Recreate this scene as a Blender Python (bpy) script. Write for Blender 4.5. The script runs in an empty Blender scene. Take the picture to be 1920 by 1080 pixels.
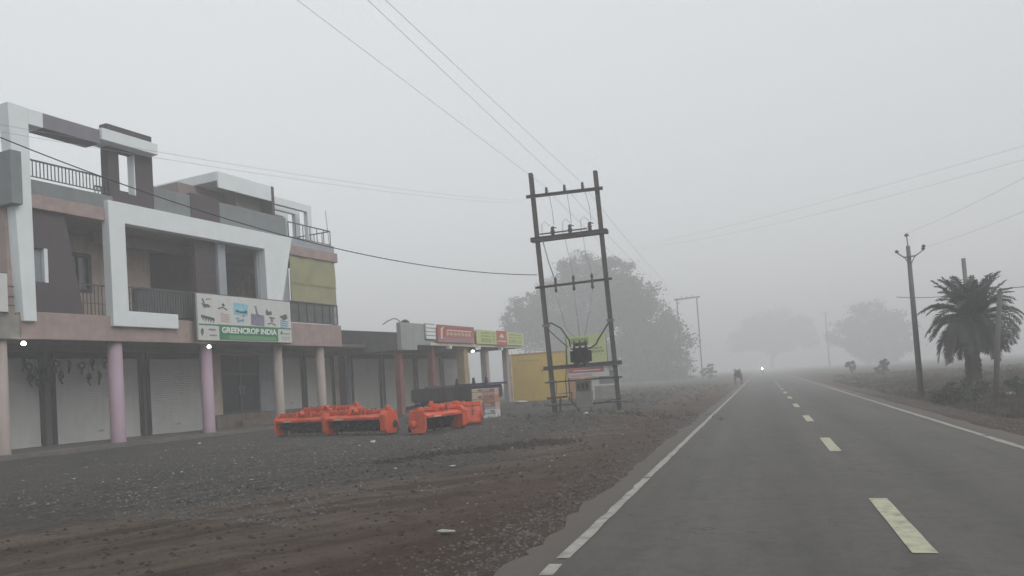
import bpy, bmesh, math, random
from mathutils import Vector, Matrix, noise
random.seed(7)
sc = bpy.context.scene
C = sc.collection
R = math.radians

DENS=.0069; VEIL0=6.5; VEIL1=8.3
# ------------------------------------------------------------------ materials
def mat(name, col, rough=.85, var=.18, scale=2.5, bump=0.0, bscale=40, spec=.25, metal=0.0, streak=0.0, grime=None, gamt=.35):
    m = bpy.data.materials.new(name); m.use_nodes = True
    nt = m.node_tree; N = nt.nodes; L = nt.links
    b = N['Principled BSDF']
    b.inputs['Roughness'].default_value = rough
    b.inputs['Specular IOR Level'].default_value = spec
    b.inputs['Metallic'].default_value = metal
    tc = N.new('ShaderNodeTexCoord')
    n1 = N.new('ShaderNodeTexNoise'); n1.inputs['Scale'].default_value = scale; n1.inputs['Detail'].default_value = 8; n1.inputs['Roughness'].default_value = .65
    L.new(tc.outputs['Object'], n1.inputs['Vector'])
    r = N.new('ShaderNodeValToRGB'); r.color_ramp.elements[0].position = .3; r.color_ramp.elements[1].position = .7
    a = [c*(1-var) for c in col]; d = [min(1, c*(1+var)) for c in col]
    r.color_ramp.elements[0].color = (*a, 1); r.color_ramp.elements[1].color = (*d, 1)
    L.new(n1.outputs['Fac'], r.inputs['Fac'])
    out = r.outputs['Color']
    if streak or grime:
        mp = N.new('ShaderNodeMapping'); mp.inputs['Scale'].default_value = (3.0, 3.0, .35)
        L.new(tc.outputs['Object'], mp.inputs['Vector'])
        n2 = N.new('ShaderNodeTexNoise'); n2.inputs['Scale'].default_value = 2.0; n2.inputs['Detail'].default_value = 7
        L.new(mp.outputs['Vector'], n2.inputs['Vector'])
        r2 = N.new('ShaderNodeValToRGB'); r2.color_ramp.elements[0].position = .48; r2.color_ramp.elements[1].position = .72
        L.new(n2.outputs['Fac'], r2.inputs['Fac'])
        mx = N.new('ShaderNodeMix'); mx.data_type = 'RGBA'
        ml = N.new('ShaderNodeMath'); ml.operation = 'MULTIPLY'; ml.inputs[1].default_value = gamt
        L.new(r2.outputs['Color'], ml.inputs[0]); L.new(ml.outputs[0], mx.inputs[0])
        L.new(out, mx.inputs[6]); g = grime or [c*.5 for c in col]
        mx.inputs[7].default_value = (*g, 1); out = mx.outputs[2]
    L.new(out, b.inputs['Base Color'])
    if bump:
        n3 = N.new('ShaderNodeTexNoise'); n3.inputs['Scale'].default_value = bscale; n3.inputs['Detail'].default_value = 5
        L.new(tc.outputs['Object'], n3.inputs['Vector'])
        bp = N.new('ShaderNodeBump'); bp.inputs['Strength'].default_value = bump; bp.inputs['Distance'].default_value = .03
        L.new(n3.outputs['Fac'], bp.inputs['Height']); L.new(bp.outputs[0], b.inputs['Normal'])
    return m
def emit(name, col, s):
    m = bpy.data.materials.new(name); m.use_nodes = True
    b = m.node_tree.nodes['Principled BSDF']
    b.inputs['Base Color'].default_value = (*col, 1)
    b.inputs['Emission Color'].default_value = (*col, 1); b.inputs['Emission Strength'].default_value = s
    return m
M = dict(
 pink=mat('pink_plaster', (.325,.252,.235), grime=(.22,.18,.16), bump=.15),
 tan=mat('tan_plaster', (.60,.48,.42), grime=(.25,.2,.17), bump=.1),
 white=mat('white_paint', (.68,.73,.75), var=.05, grime=(.55,.57,.57), gamt=.15, bump=.1),
 greyl=mat('light_grey_paint', (.30,.32,.32), var=.1, grime=(.19,.19,.18), bump=.1),
 grey=mat('grey_paint', (.19,.21,.22), var=.1, grime=(.13,.135,.13), bump=.1),
 bluegrey=mat('blue_grey_paint', (.3,.33,.37), var=.1, grime=(.18,.19,.2)),
 purple=mat('dark_plum_paint', (.075,.062,.069), var=.12, grime=(.05,.045,.05)),
 brown=mat('brown_paint', (.23,.19,.18), var=.12),
 violetgrey=mat('violet_grey_paint', (.19,.185,.215), var=.08, grime=(.15,.15,.16)),
 dark=mat('dark_interior', (.075,.068,.068), var=.2),
 concrete=mat('concrete', (.25,.245,.23), var=.2, grime=(.12,.12,.11), bump=.3, gamt=.5),
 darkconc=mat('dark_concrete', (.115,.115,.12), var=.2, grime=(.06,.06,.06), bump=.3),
 platform=mat('platform_plaster', (.17,.135,.115), var=.2, grime=(.09,.07,.06), gamt=.6, bump=.2),
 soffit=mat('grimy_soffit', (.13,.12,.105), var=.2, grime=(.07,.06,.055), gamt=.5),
 floor=mat('verandah_cement', (.13,.12,.112), var=.25, grime=(.07,.06,.055), bump=.3),
 shutter=mat('shutter_steel', (.52,.535,.52), rough=.6, var=.06, grime=(.40,.39,.37), gamt=.4, spec=.4),
 rail=mat('shutter_rail', (.035,.034,.036), rough=.6),
 column=mat('mauve_column_paint', (.38,.28,.345), rough=.6, var=.08, grime=(.3,.23,.26), spec=.4),
 colgrey=mat('grey_beige_column_paint', (.36,.31,.29), rough=.7, var=.1, grime=(.2,.17,.16)),
 colred=mat('red_oxide_column_paint', (.21,.075,.07), rough=.7, var=.2, grime=(.12,.07,.065), gamt=.6),
 colyellow=mat('ochre_column_paint', (.34,.26,.14), rough=.7, var=.15, grime=(.18,.14,.09)),
 metal=mat('dark_railing_metal', (.06,.065,.07), rough=.5, spec=.4),
 steel=mat('weathered_pole_steel', (.075,.068,.065), rough=.6, var=.3, scale=6, streak=.4, grime=(.07,.05,.045), gamt=.6, spec=.4),
 rust=mat('rusty_steel', (.11,.06,.045), rough=.9, var=.4, scale=8),
 net=mat('green_grey_net', (.105,.115,.115), var=.15),
 curtain=mat('yellow_tarpaulin', (.285,.28,.165), var=.14, scale=1.2, grime=(.25,.24,.15), rough=.6),
 glass=mat('dark_glass', (.022,.027,.035), rough=.45, var=.3, spec=.15),
 pane=mat('window_glass', (.2,.23,.25), rough=.12, var=.1, spec=.6),
 frame=mat('window_frame', (.07,.075,.085), rough=.5),
 orange=mat('orange_implement_paint', (.62,.085,.028), rough=.42, var=.18, scale=5, grime=(.24,.09,.06), gamt=.65, spec=.5),
 black=mat('black_metal', (.02,.02,.022), rough=.5, spec=.4, var=.3),
 greymetal=mat('grey_tine_metal', (.055,.055,.06), rough=.5, spec=.5, var=.3),
 signw=mat('flex_banner_white', (.56,.58,.565), rough=.5, var=.04, grime=(.45,.45,.42), gamt=.3),
 signg=mat('sign_green', (.035,.19,.095), rough=.5, var=.06),
 signlg=mat('sign_pale_green', (.14,.30,.15), rough=.5, var=.06),
 ink=mat('print_dark_grey', (.10,.105,.115), rough=.5, var=.2, scale=8),
 inkp=mat('print_violet_grey', (.21,.20,.27), rough=.5, var=.3, scale=9),
 inkb=mat('print_blue', (.12,.34,.47), rough=.5, var=.25, scale=6),
 inks=mat('print_sky_blue', (.23,.50,.60), rough=.5, var=.15, scale=6),
 inkr=mat('print_pale_red', (.48,.35,.34), rough=.5, var=.15, scale=6),
 text=mat('print_white', (.72,.76,.74), rough=.5, var=.03),
 signr=mat('sign_red', (.40,.095,.085), rough=.5, var=.15, scale=5),
 signv=mat('sign_faded_violet', (.30,.18,.22), rough=.5, var=.15, scale=5),
 signy=mat('sign_yellow_green', (.46,.52,.24), rough=.5, var=.08),
 signdg=mat('sign_olive_print', (.20,.28,.07), rough=.5, var=.2),
 cream=mat('sign_cream', (.62,.55,.42), rough=.5, var=.1),
 yellow=mat('yellow_wall_paint', (.66,.46,.08), var=.06, scale=.6, grime=(.45,.31,.10), gamt=.4, bump=.15),
 orangeb=mat('faded_orange_paint', (.45,.22,.11), var=.15),
 boxgrey=mat('grey_box_paint', (.19,.195,.18), rough=.6, var=.15, grime=(.12,.10,.08), spec=.4),
 porcelain=mat('brown_porcelain', (.055,.035,.03), rough=.25, spec=.6),
 wire=mat('aluminium_wire', (.34,.345,.355), rough=.5, spec=.4),
 cable=mat('black_cable', (.035,.035,.038), rough=.6),
 bark=mat('bark', (.075,.062,.05), var=.3, scale=6, bump=.6, bscale=12),
 polec=mat('cement_pole', (.13,.13,.13), var=.15, scale=4, grime=(.08,.08,.08)),
 leaf=mat('tree_leaves', (.05,.06,.04), var=.35, scale=.6, rough=.7),
 leaf2=mat('bush_leaves', (.055,.065,.04), var=.35, scale=.8, rough=.7),
 frond=mat('palm_frond', (.038,.050,.038), var=.3, scale=2, rough=.6),
 frondd=mat('dry_palm_frond', (.09,.075,.055), var=.3, scale=2, rough=.8),
 grass=mat('dry_scrub', (.080,.066,.048), var=.45, scale=1.2),
 stone=mat('basalt_gravel', (.11,.108,.106), var=.45, scale=5, rough=.9),
 pale=mat('pale_stone', (.48,.47,.46), var=.25, scale=9),
 litter=mat('pale_litter', (.42,.42,.42), var=.35, scale=5, rough=.6),
 hide=mat('dark_hide', (.06,.052,.047), var=.3, scale=4),
 horn=mat('horn', (.10,.09,.08)),
 paint=mat('worn_road_paint', (.33,.32,.29), var=.2, scale=9, grime=(.17,.16,.15), gamt=.85),
 painty=mat('yellowish_road_paint', (.43,.425,.315), var=.16, scale=9, grime=(.20,.19,.17), gamt=.75),
 truckd=mat('grimy_dark_body', (.045,.040,.042), rough=.7, var=.3, scale=5, grime=(.10,.08,.075), gamt=.5),
 blue=mat('dark_blue_paint', (.035,.05,.09), rough=.5, var=.2),
 skyblue=mat('pale_blue_metal', (.25,.36,.42), rough=.5),
 tyre=mat('tyre_rubber', (.02,.02,.02), rough=.9),
 cloth=mat('cloth', (.09,.09,.10)),
 bulb=emit('lit_bulb', (1,.99,.93), 9), headl=emit('lit_headlight', (1,1,1), 330),
)

# ------------------------------------------------------------------ mesh helpers
class MB:
    def __init__(s): s.v=[]; s.f=[]; s.sm=[]
    def add(s, vs, fs, smooth=False):
        o=len(s.v); s.v += [tuple(v) for v in vs]
        for f in fs: s.f.append(tuple(i+o for i in f)); s.sm.append(smooth)
        return s
    def box(s, a, b):
        x0,y0,z0=[min(a[i],b[i]) for i in range(3)]; x1,y1,z1=[max(a[i],b[i]) for i in range(3)]
        return s.add([(x0,y0,z0),(x1,y0,z0),(x1,y1,z0),(x0,y1,z0),(x0,y0,z1),(x1,y0,z1),(x1,y1,z1),(x0,y1,z1)],
            [(0,3,2,1),(4,5,6,7),(0,1,5,4),(1,2,6,5),(2,3,7,6),(3,0,4,7)])
    def obox(s, c, sz, M3=None):
        hx,hy,hz=[k/2 for k in sz]
        vs=[Vector((x,y,z)) for z in(-hz,hz) for y in(-hy,hy) for x in(-hx,hx)]
        if M3: vs=[M3@v for v in vs]
        c=Vector(c)
        return s.add([c+v for v in vs],[(0,2,3,1),(4,5,7,6),(0,1,5,4),(1,3,7,5),(3,2,6,7),(2,0,4,6)])
    def bar(s, p, q, w, h=None, up=(0,0,1)):
        p=Vector(p);q=Vector(q);d=(q-p); l=d.length; d.normalize(); u=Vector(up)
        if abs(d.dot(u))>.99: u=Vector((0,1,0))
        x=d.cross(u).normalized(); z=x.cross(d)
        m=Matrix((x,d,z)).transposed()
        return s.obox((p+q)/2,(w,l,h or w),m)
    def ibeam(s, p, q, w, t=.02, up=(0,1,0)):
        p=Vector(p);q=Vector(q);d=(q-p).normalized(); u=Vector(up); x=d.cross(u).normalized(); y=x.cross(d).normalized()
        for k in (-1,1):
            o=y*(k*(w/2-t/2)); m=Matrix((x,d,y)).transposed(); s.obox((p+q)/2+o,(w*.8,(q-p).length,t),m)
        s.obox((p+q)/2,(t,(q-p).length,w-2*t),Matrix((x,d,y)).transposed())
        return s
    def tube(s, pts, r, n=8, cap=True):
        pts=[Vector(p) for p in pts]; k=len(pts); rs=r if isinstance(r,(list,tuple)) else [r]*k
        vs=[]; px=None
        for i,p in enumerate(pts):
            d=(pts[min(i+1,k-1)]-pts[max(i-1,0)]).normalized()
            if px is None:
                a=Vector((0,0,1)) if abs(d.z)<.9 else Vector((1,0,0)); px=d.cross(a).normalized()
            else: px=(px-d*px.dot(d)).normalized()
            y=d.cross(px)
            for j in range(n):
                t=2*math.pi*j/n; vs.append(p+(px*math.cos(t)+y*math.sin(t))*rs[i])
        fs=[(i*n+j,i*n+(j+1)%n,(i+1)*n+(j+1)%n,(i+1)*n+j) for i in range(k-1) for j in range(n)]
        s.add(vs,fs,True)
        if cap:
            o=len(s.v)-len(vs)
            s.f.append(tuple(o+j for j in range(n))[::-1]); s.sm.append(False)
            s.f.append(tuple(o+(k-1)*n+j for j in range(n))); s.sm.append(False)
        return s
    def lathe(s, prof, c=(0,0,0), n=16, M3=None):
        c=Vector(c); vs=[]
        for r,z in prof:
            for j in range(n):
                t=2*math.pi*j/n; v=Vector((r*math.cos(t),r*math.sin(t),z)); vs.append(c+((M3@v) if M3 else v))
        k=len(prof)
        s.add(vs,[(i*n+j,i*n+(j+1)%n,(i+1)*n+(j+1)%n,(i+1)*n+j) for i in range(k-1) for j in range(n)],True)
        o=len(s.v)-len(vs); s.f.append(tuple(o+j for j in range(n))[::-1]); s.sm.append(False)
        s.f.append(tuple(o+(k-1)*n+j for j in range(n))); s.sm.append(False)
        return s
    def prism(s, poly, axis, a, b):
        # poly of 2D points; axis 'x': (y,z) extruded x a..b ; 'y': (x,z) ; 'z': (x,y)
        def P(u,v,w): return {'x':(w,u,v),'y':(u,w,v),'z':(u,v,w)}[axis]
        n=len(poly)
        s.add([P(u,v,a) for u,v in poly]+[P(u,v,b) for u,v in poly],
              [tuple(range(n))[::-1],tuple(range(n,2*n))]+[(i,(i+1)%n,n+(i+1)%n,n+i) for i in range(n)])
        return s
    def blob(s, c, r, seed=0, n=8, m=5, amp=.2):
        c=Vector(c); vs=[]; fs=[]
        for i in range(1,m):
            for j in range(n):
                th=math.pi*i/m; ph=2*math.pi*j/n; d=Vector((math.sin(th)*math.cos(ph),math.sin(th)*math.sin(ph),math.cos(th)))
                k=1+amp*noise.noise(d*1.7+Vector((seed*3.1,seed,0)))*2
                vs.append(c+Vector((d.x*r[0],d.y*r[1],d.z*r[2]))*k)
        t=len(vs); vs+= [c+Vector((0,0,r[2])), c-Vector((0,0,r[2]))]
        for i in range(m-2):
            for j in range(n): fs.append((i*n+j,(i+1)*n+j,(i+1)*n+(j+1)%n,i*n+(j+1)%n))
        for j in range(n): fs.append((t,j,(j+1)%n)); fs.append((t+1,(m-2)*n+(j+1)%n,(m-2)*n+j))
        return s.add(vs,fs,True)
    def build(s, name, m, parent=None, bevel=0.0, loc=None, fix=True, label=None):
        me=bpy.data.meshes.new(name); me.from_pydata(s.v,[],s.f); me.update()
        me.polygons.foreach_set('use_smooth', s.sm)
        if fix and len(s.f)<20000:
            bm=bmesh.new(); bm.from_mesh(me); bmesh.ops.recalc_face_normals(bm, faces=bm.faces)
            if bevel: bmesh.ops.bevel(bm, geom=list(bm.edges), offset=bevel, segments=1, affect='EDGES', clamp_overlap=True)
            bm.to_mesh(me); bm.free()
        me.materials.append(M[m] if isinstance(m,str) else m)
        o=bpy.data.objects.new(name, me); C.objects.link(o)
        if parent: o.parent=parent
        if loc: o.location=loc
        if label: o['label']=label
        return o
def tag(o, label, cat, group=None):
    o['label']=label; o['category']=cat
    if group: o['group']=group
    return o
def root(name, loc, rz, label, cat, group=None):
    o=bpy.data.objects.new(name,None); C.objects.link(o); o.location=loc; o.rotation_euler=(0,0,rz); o.empty_display_size=.3
    return tag(o,label,cat,group)
def struct(o): o['kind']='structure'; return o
def copy_tree(o, parent=None):
    c=o.copy(); C.objects.link(c); c.parent=parent
    for ch in list(o.children): copy_tree(ch,c)
    return c
def sag(p,q,s,n=24):
    p=Vector(p);q=Vector(q)
    return [p.lerp(q,i/n)-Vector((0,0,4*s*(i/n)*(1-i/n))) for i in range(n+1)]
def text_mesh(name, body, size, m, parent, mtx, bold=0.0, sx=1.0, fit=None):
    cu=bpy.data.curves.new(name,'FONT'); cu.body=body; cu.size=size; cu.align_x='CENTER'; cu.align_y='CENTER'; cu.offset=bold; cu.extrude=.006; cu.resolution_u=3
    ob=bpy.data.objects.new(name+'_tmp',cu); C.objects.link(ob)
    dg=bpy.context.evaluated_depsgraph_get(); me=bpy.data.meshes.new_from_object(ob.evaluated_get(dg)); bpy.data.objects.remove(ob)
    if fit: xx=[v.co.x for v in me.vertices]; sx=fit/(max(xx)-min(xx))
    me.name=name; me.transform(Matrix.Diagonal((sx,1,1,1))); me.transform(mtx); me.materials.clear(); me.materials.append(M[m])
    o=bpy.data.objects.new(name,me); C.objects.link(o); o.parent=parent
    return o
# text facing local +X (reads along +Y): x_text->+Y, y_text->+Z
def face_x(o,s,z): return Matrix(((0,0,1,o),(1,0,0,s),(0,1,0,z),(0,0,0,1)))
# text facing -Y (reads along +X)
def face_y(x,y,z): return Matrix(((1,0,0,x),(0,0,-1,y),(0,1,0,z),(0,0,0,1)))

# ------------------------------------------------------------------ camera
def cam_setup():
    F,CX,CY=1442.,960.,665.; r=R(3.6); vp=(1430.,688.)
    yh=vp[1]+(vp[0]-CX)*math.tan(r); d=(yh-CY)*math.cos(r); p=math.atan(d/F)
    u=Vector((-math.sin(r)*math.cos(p), math.cos(r)*math.cos(p), -math.sin(p)))
    dd=Vector(((vp[0]-CX)/F,-(vp[1]-CY)/F,-1)); dd=(dd-u*dd.dot(u)).normalized(); X=dd.cross(u)
    m=Matrix((X,dd,u)).to_4x4()
    cd=bpy.data.cameras.new('camera'); cd.sensor_width=36; cd.lens=F/1920*36; cd.shift_y=(CY-540)/1920
    cd.clip_start=.1; cd.clip_end=3000
    co=bpy.data.objects.new('camera',cd); C.objects.link(co)
    co.matrix_world=Matrix.Translation((0,0,1.5))@m; sc.camera=co
cam_setup()

# ------------------------------------------------------------------ ground
def fbm(x,y,z=0,o=4):
    v=0;a=1;f=1
    for _ in range(o): v+=a*noise.noise(Vector((x*f,y*f,z+f))); a*=.5; f*=2.03
    return v
def smooth(a,b,x):
    t=max(0,min(1,(x-a)/(b-a))); return t*t*(3-2*t)
def ground_h(x,y):
    L=smooth(-2.2,-6.5,x); Rr=smooth(4.3,6,x)
    h=-.03-.02*smooth(-2.4,-1.9,x)*smooth(4.6,4.0,x)
    h+=.23*L
    near=smooth(70,30,y)
    # hummocks
    h+=L*(.045*fbm(x*.35,y*.35)+.022*fbm(x*1.3,y*1.3,5)*near)*smooth(-14.5,-11,x) + L*.012*fbm(x*.9,y*.9,8)
    edge=smooth(-1.95,-2.6,x)
    h+=edge*(.03*abs(fbm(x*2.5,y*1.1,3)))
    gr=smooth(-3.2,-4.6,x+.55*max(0,12-y)*0.9)
    h+=near*gr*smooth(-14.3,-12.5,x-.12*y*0)*(.020*max(0,fbm(x*3.1,y*3.1,21))+.010*fbm(x*6.5,y*6.5,3,2))
    # shallow wheel ruts curving in from the road
    if x<-2.2 and y<40:
        u=x-.5*min(y,13+.1*(y-13))+ .5*fbm(x*.12,y*.14,11)
        rut=max(0,math.sin(u*2.1))**3*.016 + .012*fbm(u*3.2,y*.25,9)+.006*fbm(x*4,y*2,13)
        h-=rut*smooth(-13,-9,x)*smooth(-2.2,-3.2,x)
    # spoil heap near the twin pole frame
    d=((x+6.2)/3.6)**2+((y-24.6)/1.3)**2
    h+=.13*math.exp(-d*1.2)*(1+.9*fbm(x*2.0,y*2.0,4))
    h+=Rr*(-.12*math.exp(-((x-5.2)/.9)**2)+.13*fbm(x*.35,y*.3,2)+.05*fbm(x*1.5,y*1.1,6)+.10*smooth(6,12,x))
    h+=.55*math.exp(-(((x-15)/4.5)**2+((y-44)/6)**2))
    return h
def axis(dense0,dense1,step,far,g=1.18):
    a=[dense0]; 
    while a[-1]<dense1: a.append(a[-1]+step)
    s=step; up=[a[-1]]
    while up[-1]<far: s*=g; up.append(up[-1]+s)
    s=step; dn=[a[0]]
    while dn[-1]>-far: s*=g; dn.append(dn[-1]-s)
    return dn[:0:-1]+a+up[1:]
xs=axis(-30,-8,.22,690); i0=[k for k in xs if k<=-13]
xs=i0+[]; x=-13.0
while x<9.0: x+=.085; xs.append(x)
s=.085
while xs[-1]<690: s*=1.12; xs.append(xs[-1]+s)
ys=[-690,-240,-120,-60,-30,-15,-6,0,3]; s=.07
while ys[-1]<690: ys.append(ys[-1]+max(.07, ys[-1]*.0095 if ys[-1]<60 else s)); s*=1.02
vs=[(x,y,ground_h(x,y)) for y in ys for x in xs]; nx=len(xs)
fs=[(j*nx+i,j*nx+i+1,(j+1)*nx+i+1,(j+1)*nx+i) for j in range(len(ys)-1) for i in range(nx-1)]
def ground_material():
    m=bpy.data.materials.new('dirt_and_gravel'); m.use_nodes=True; nt=m.node_tree; N=nt.nodes; L=nt.links; b=N['Principled BSDF']
    b.inputs['Roughness'].default_value=.92; b.inputs['Specular IOR Level'].default_value=.2
    g=N.new('ShaderNodeNewGeometry'); sx=N.new('ShaderNodeSeparateXYZ'); L.new(g.outputs['Position'],sx.inputs[0])
    def noi(scale,det=6,vec=None,rough=.6):
        n=N.new('ShaderNodeTexNoise'); n.inputs['Scale'].default_value=scale; n.inputs['Detail'].default_value=det; n.inputs['Roughness'].default_value=rough
        L.new(vec or g.outputs['Position'],n.inputs['Vector']); return n.outputs['Fac']
    def ramp(f,p0,p1,c0=(0,0,0),c1=(1,1,1)):
        r=N.new('ShaderNodeValToRGB'); e=r.color_ramp.elements; e[0].position=p0; e[1].position=p1; e[0].color=(*c0,1); e[1].color=(*c1,1); L.new(f,r.inputs[0]); return r.outputs[0]
    def mix(f,a,c,mode='MIX'):
        x=N.new('ShaderNodeMix'); x.data_type='RGBA'; x.blend_type=mode
        if isinstance(f,float): x.inputs[0].default_value=f
        else: L.new(f,x.inputs[0])
        for k,v in ((6,a),(7,c)):
            if isinstance(v,tuple): x.inputs[k].default_value=(*v,1)
            else: L.new(v,x.inputs[k])
        return x.outputs[2]
    def math_(op,a,c):
        x=N.new('ShaderNodeMath'); x.operation=op
        for k,v in ((0,a),(1,c)):
            if isinstance(v,(int,float)): x.inputs[k].default_value=v
            else: L.new(v,x.inputs[k])
        return x.outputs[0]
    n_big=noi(.35,6); n_mid=noi(2.2,8); n_fin=noi(14,8,rough=.75)
    mp0=N.new('ShaderNodeMapping'); mp0.inputs['Rotation'].default_value=(0,0,R(27)); L.new(g.outputs['Position'],mp0.inputs[0])
    mp=N.new('ShaderNodeMapping'); mp.inputs['Scale'].default_value=(3.0,.30,1); L.new(mp0.outputs[0],mp.inputs[0])
    n_str=noi(1.0,7,mp.outputs[0])
    brown=mix(ramp(n_str,.40,.60),(.075,.057,.044),(.178,.143,.115))
    brown=mix(math_('MULTIPLY',ramp(n_mid,.56,.70),.7),brown,(.056,.043,.035))
    brown=mix(math_('MULTIPLY',ramp(noi(30,6,rough=.8),.45,.65),.5),brown,(.035,.027,.023))
    gravel=mix(ramp(n_fin,.38,.62),(.022,.0215,.021),(.105,.10,.095))
    gravel=mix(ramp(noi(3.2,8,rough=.7),.5,.62),gravel,mix(ramp(n_fin,.4,.6),(.045,.041,.037),(.125,.115,.105)))
    gravel=mix(math_('MULTIPLY',ramp(n_big,.4,.65),.55),gravel,(.10,.088,.076))
    # gravel yard on the inner side of the left verge, dirt along the road
    w=math_('ADD',sx.outputs[0],math_('MULTIPLY',math_('SUBTRACT',n_big,.5),2.2))
    w=math_('ADD',w,math_('MULTIPLY',math_('SUBTRACT',n_mid,.5),1.6))
    yy=math_('MAXIMUM',math_('MULTIPLY',math_('SUBTRACT',12,sx.outputs[1]),.55),0)
    f=math_('ADD',w,yy)
    mr=N.new('ShaderNodeMapRange'); mr.inputs[1].default_value=-5.4; mr.inputs[2].default_value=-4.0; L.new(f,mr.inputs[0])
    col=mix(mr.outputs[0],gravel,brown)
    # reddish soil along the road edge
    mr2=N.new('ShaderNodeMapRange'); mr2.inputs[1].default_value=-4.6; mr2.inputs[2].default_value=-3.2; L.new(w,mr2.inputs[0])
    red=mix(ramp(n_fin,.35,.65),(.045,.028,.022),(.10,.066,.052))
    col=mix(math_('MULTIPLY',mr2.outputs[0],.75),col,red)
    # right verge: darker soil with green growth
    mr3=N.new('ShaderNodeMapRange'); mr3.inputs[1].default_value=4.6; mr3.inputs[2].default_value=6.5; L.new(sx.outputs[0],mr3.inputs[0])
    veg=mix(ramp(n_mid,.50,.66),(.052,.038,.031),(.070,.068,.045))
    col=mix(mr3.outputs[0],col,veg)
    # small pale chips
    v=N.new('ShaderNodeTexVoronoi'); v.inputs['Scale'].default_value=9; L.new(g.outputs['Position'],v.inputs['Vector'])
    chip=ramp(v.outputs['Distance'],.06,.10,(1,1,1),(0,0,0)); sel=ramp(noi(3.5,2),.57,.62)
    col=mix(math_('MULTIPLY',math_('MULTIPLY',chip,sel),.7),col,(.26,.25,.24))
    L.new(col,b.inputs['Base Color'])
    bp=N.new('ShaderNodeBump'); bp.inputs['Strength'].default_value=1.0; bp.inputs['Distance'].default_value=.07
    L.new(math_('ADD',n_fin,math_('MULTIPLY',n_mid,.8)),bp.inputs['Height']); L.new(bp.outputs[0],b.inputs['Normal'])
    return m
g_=MB(); g_.v=vs; g_.f=fs; g_.sm=[True]*len(fs)
struct(g_.build('ground', ground_material(), fix=False))

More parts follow.
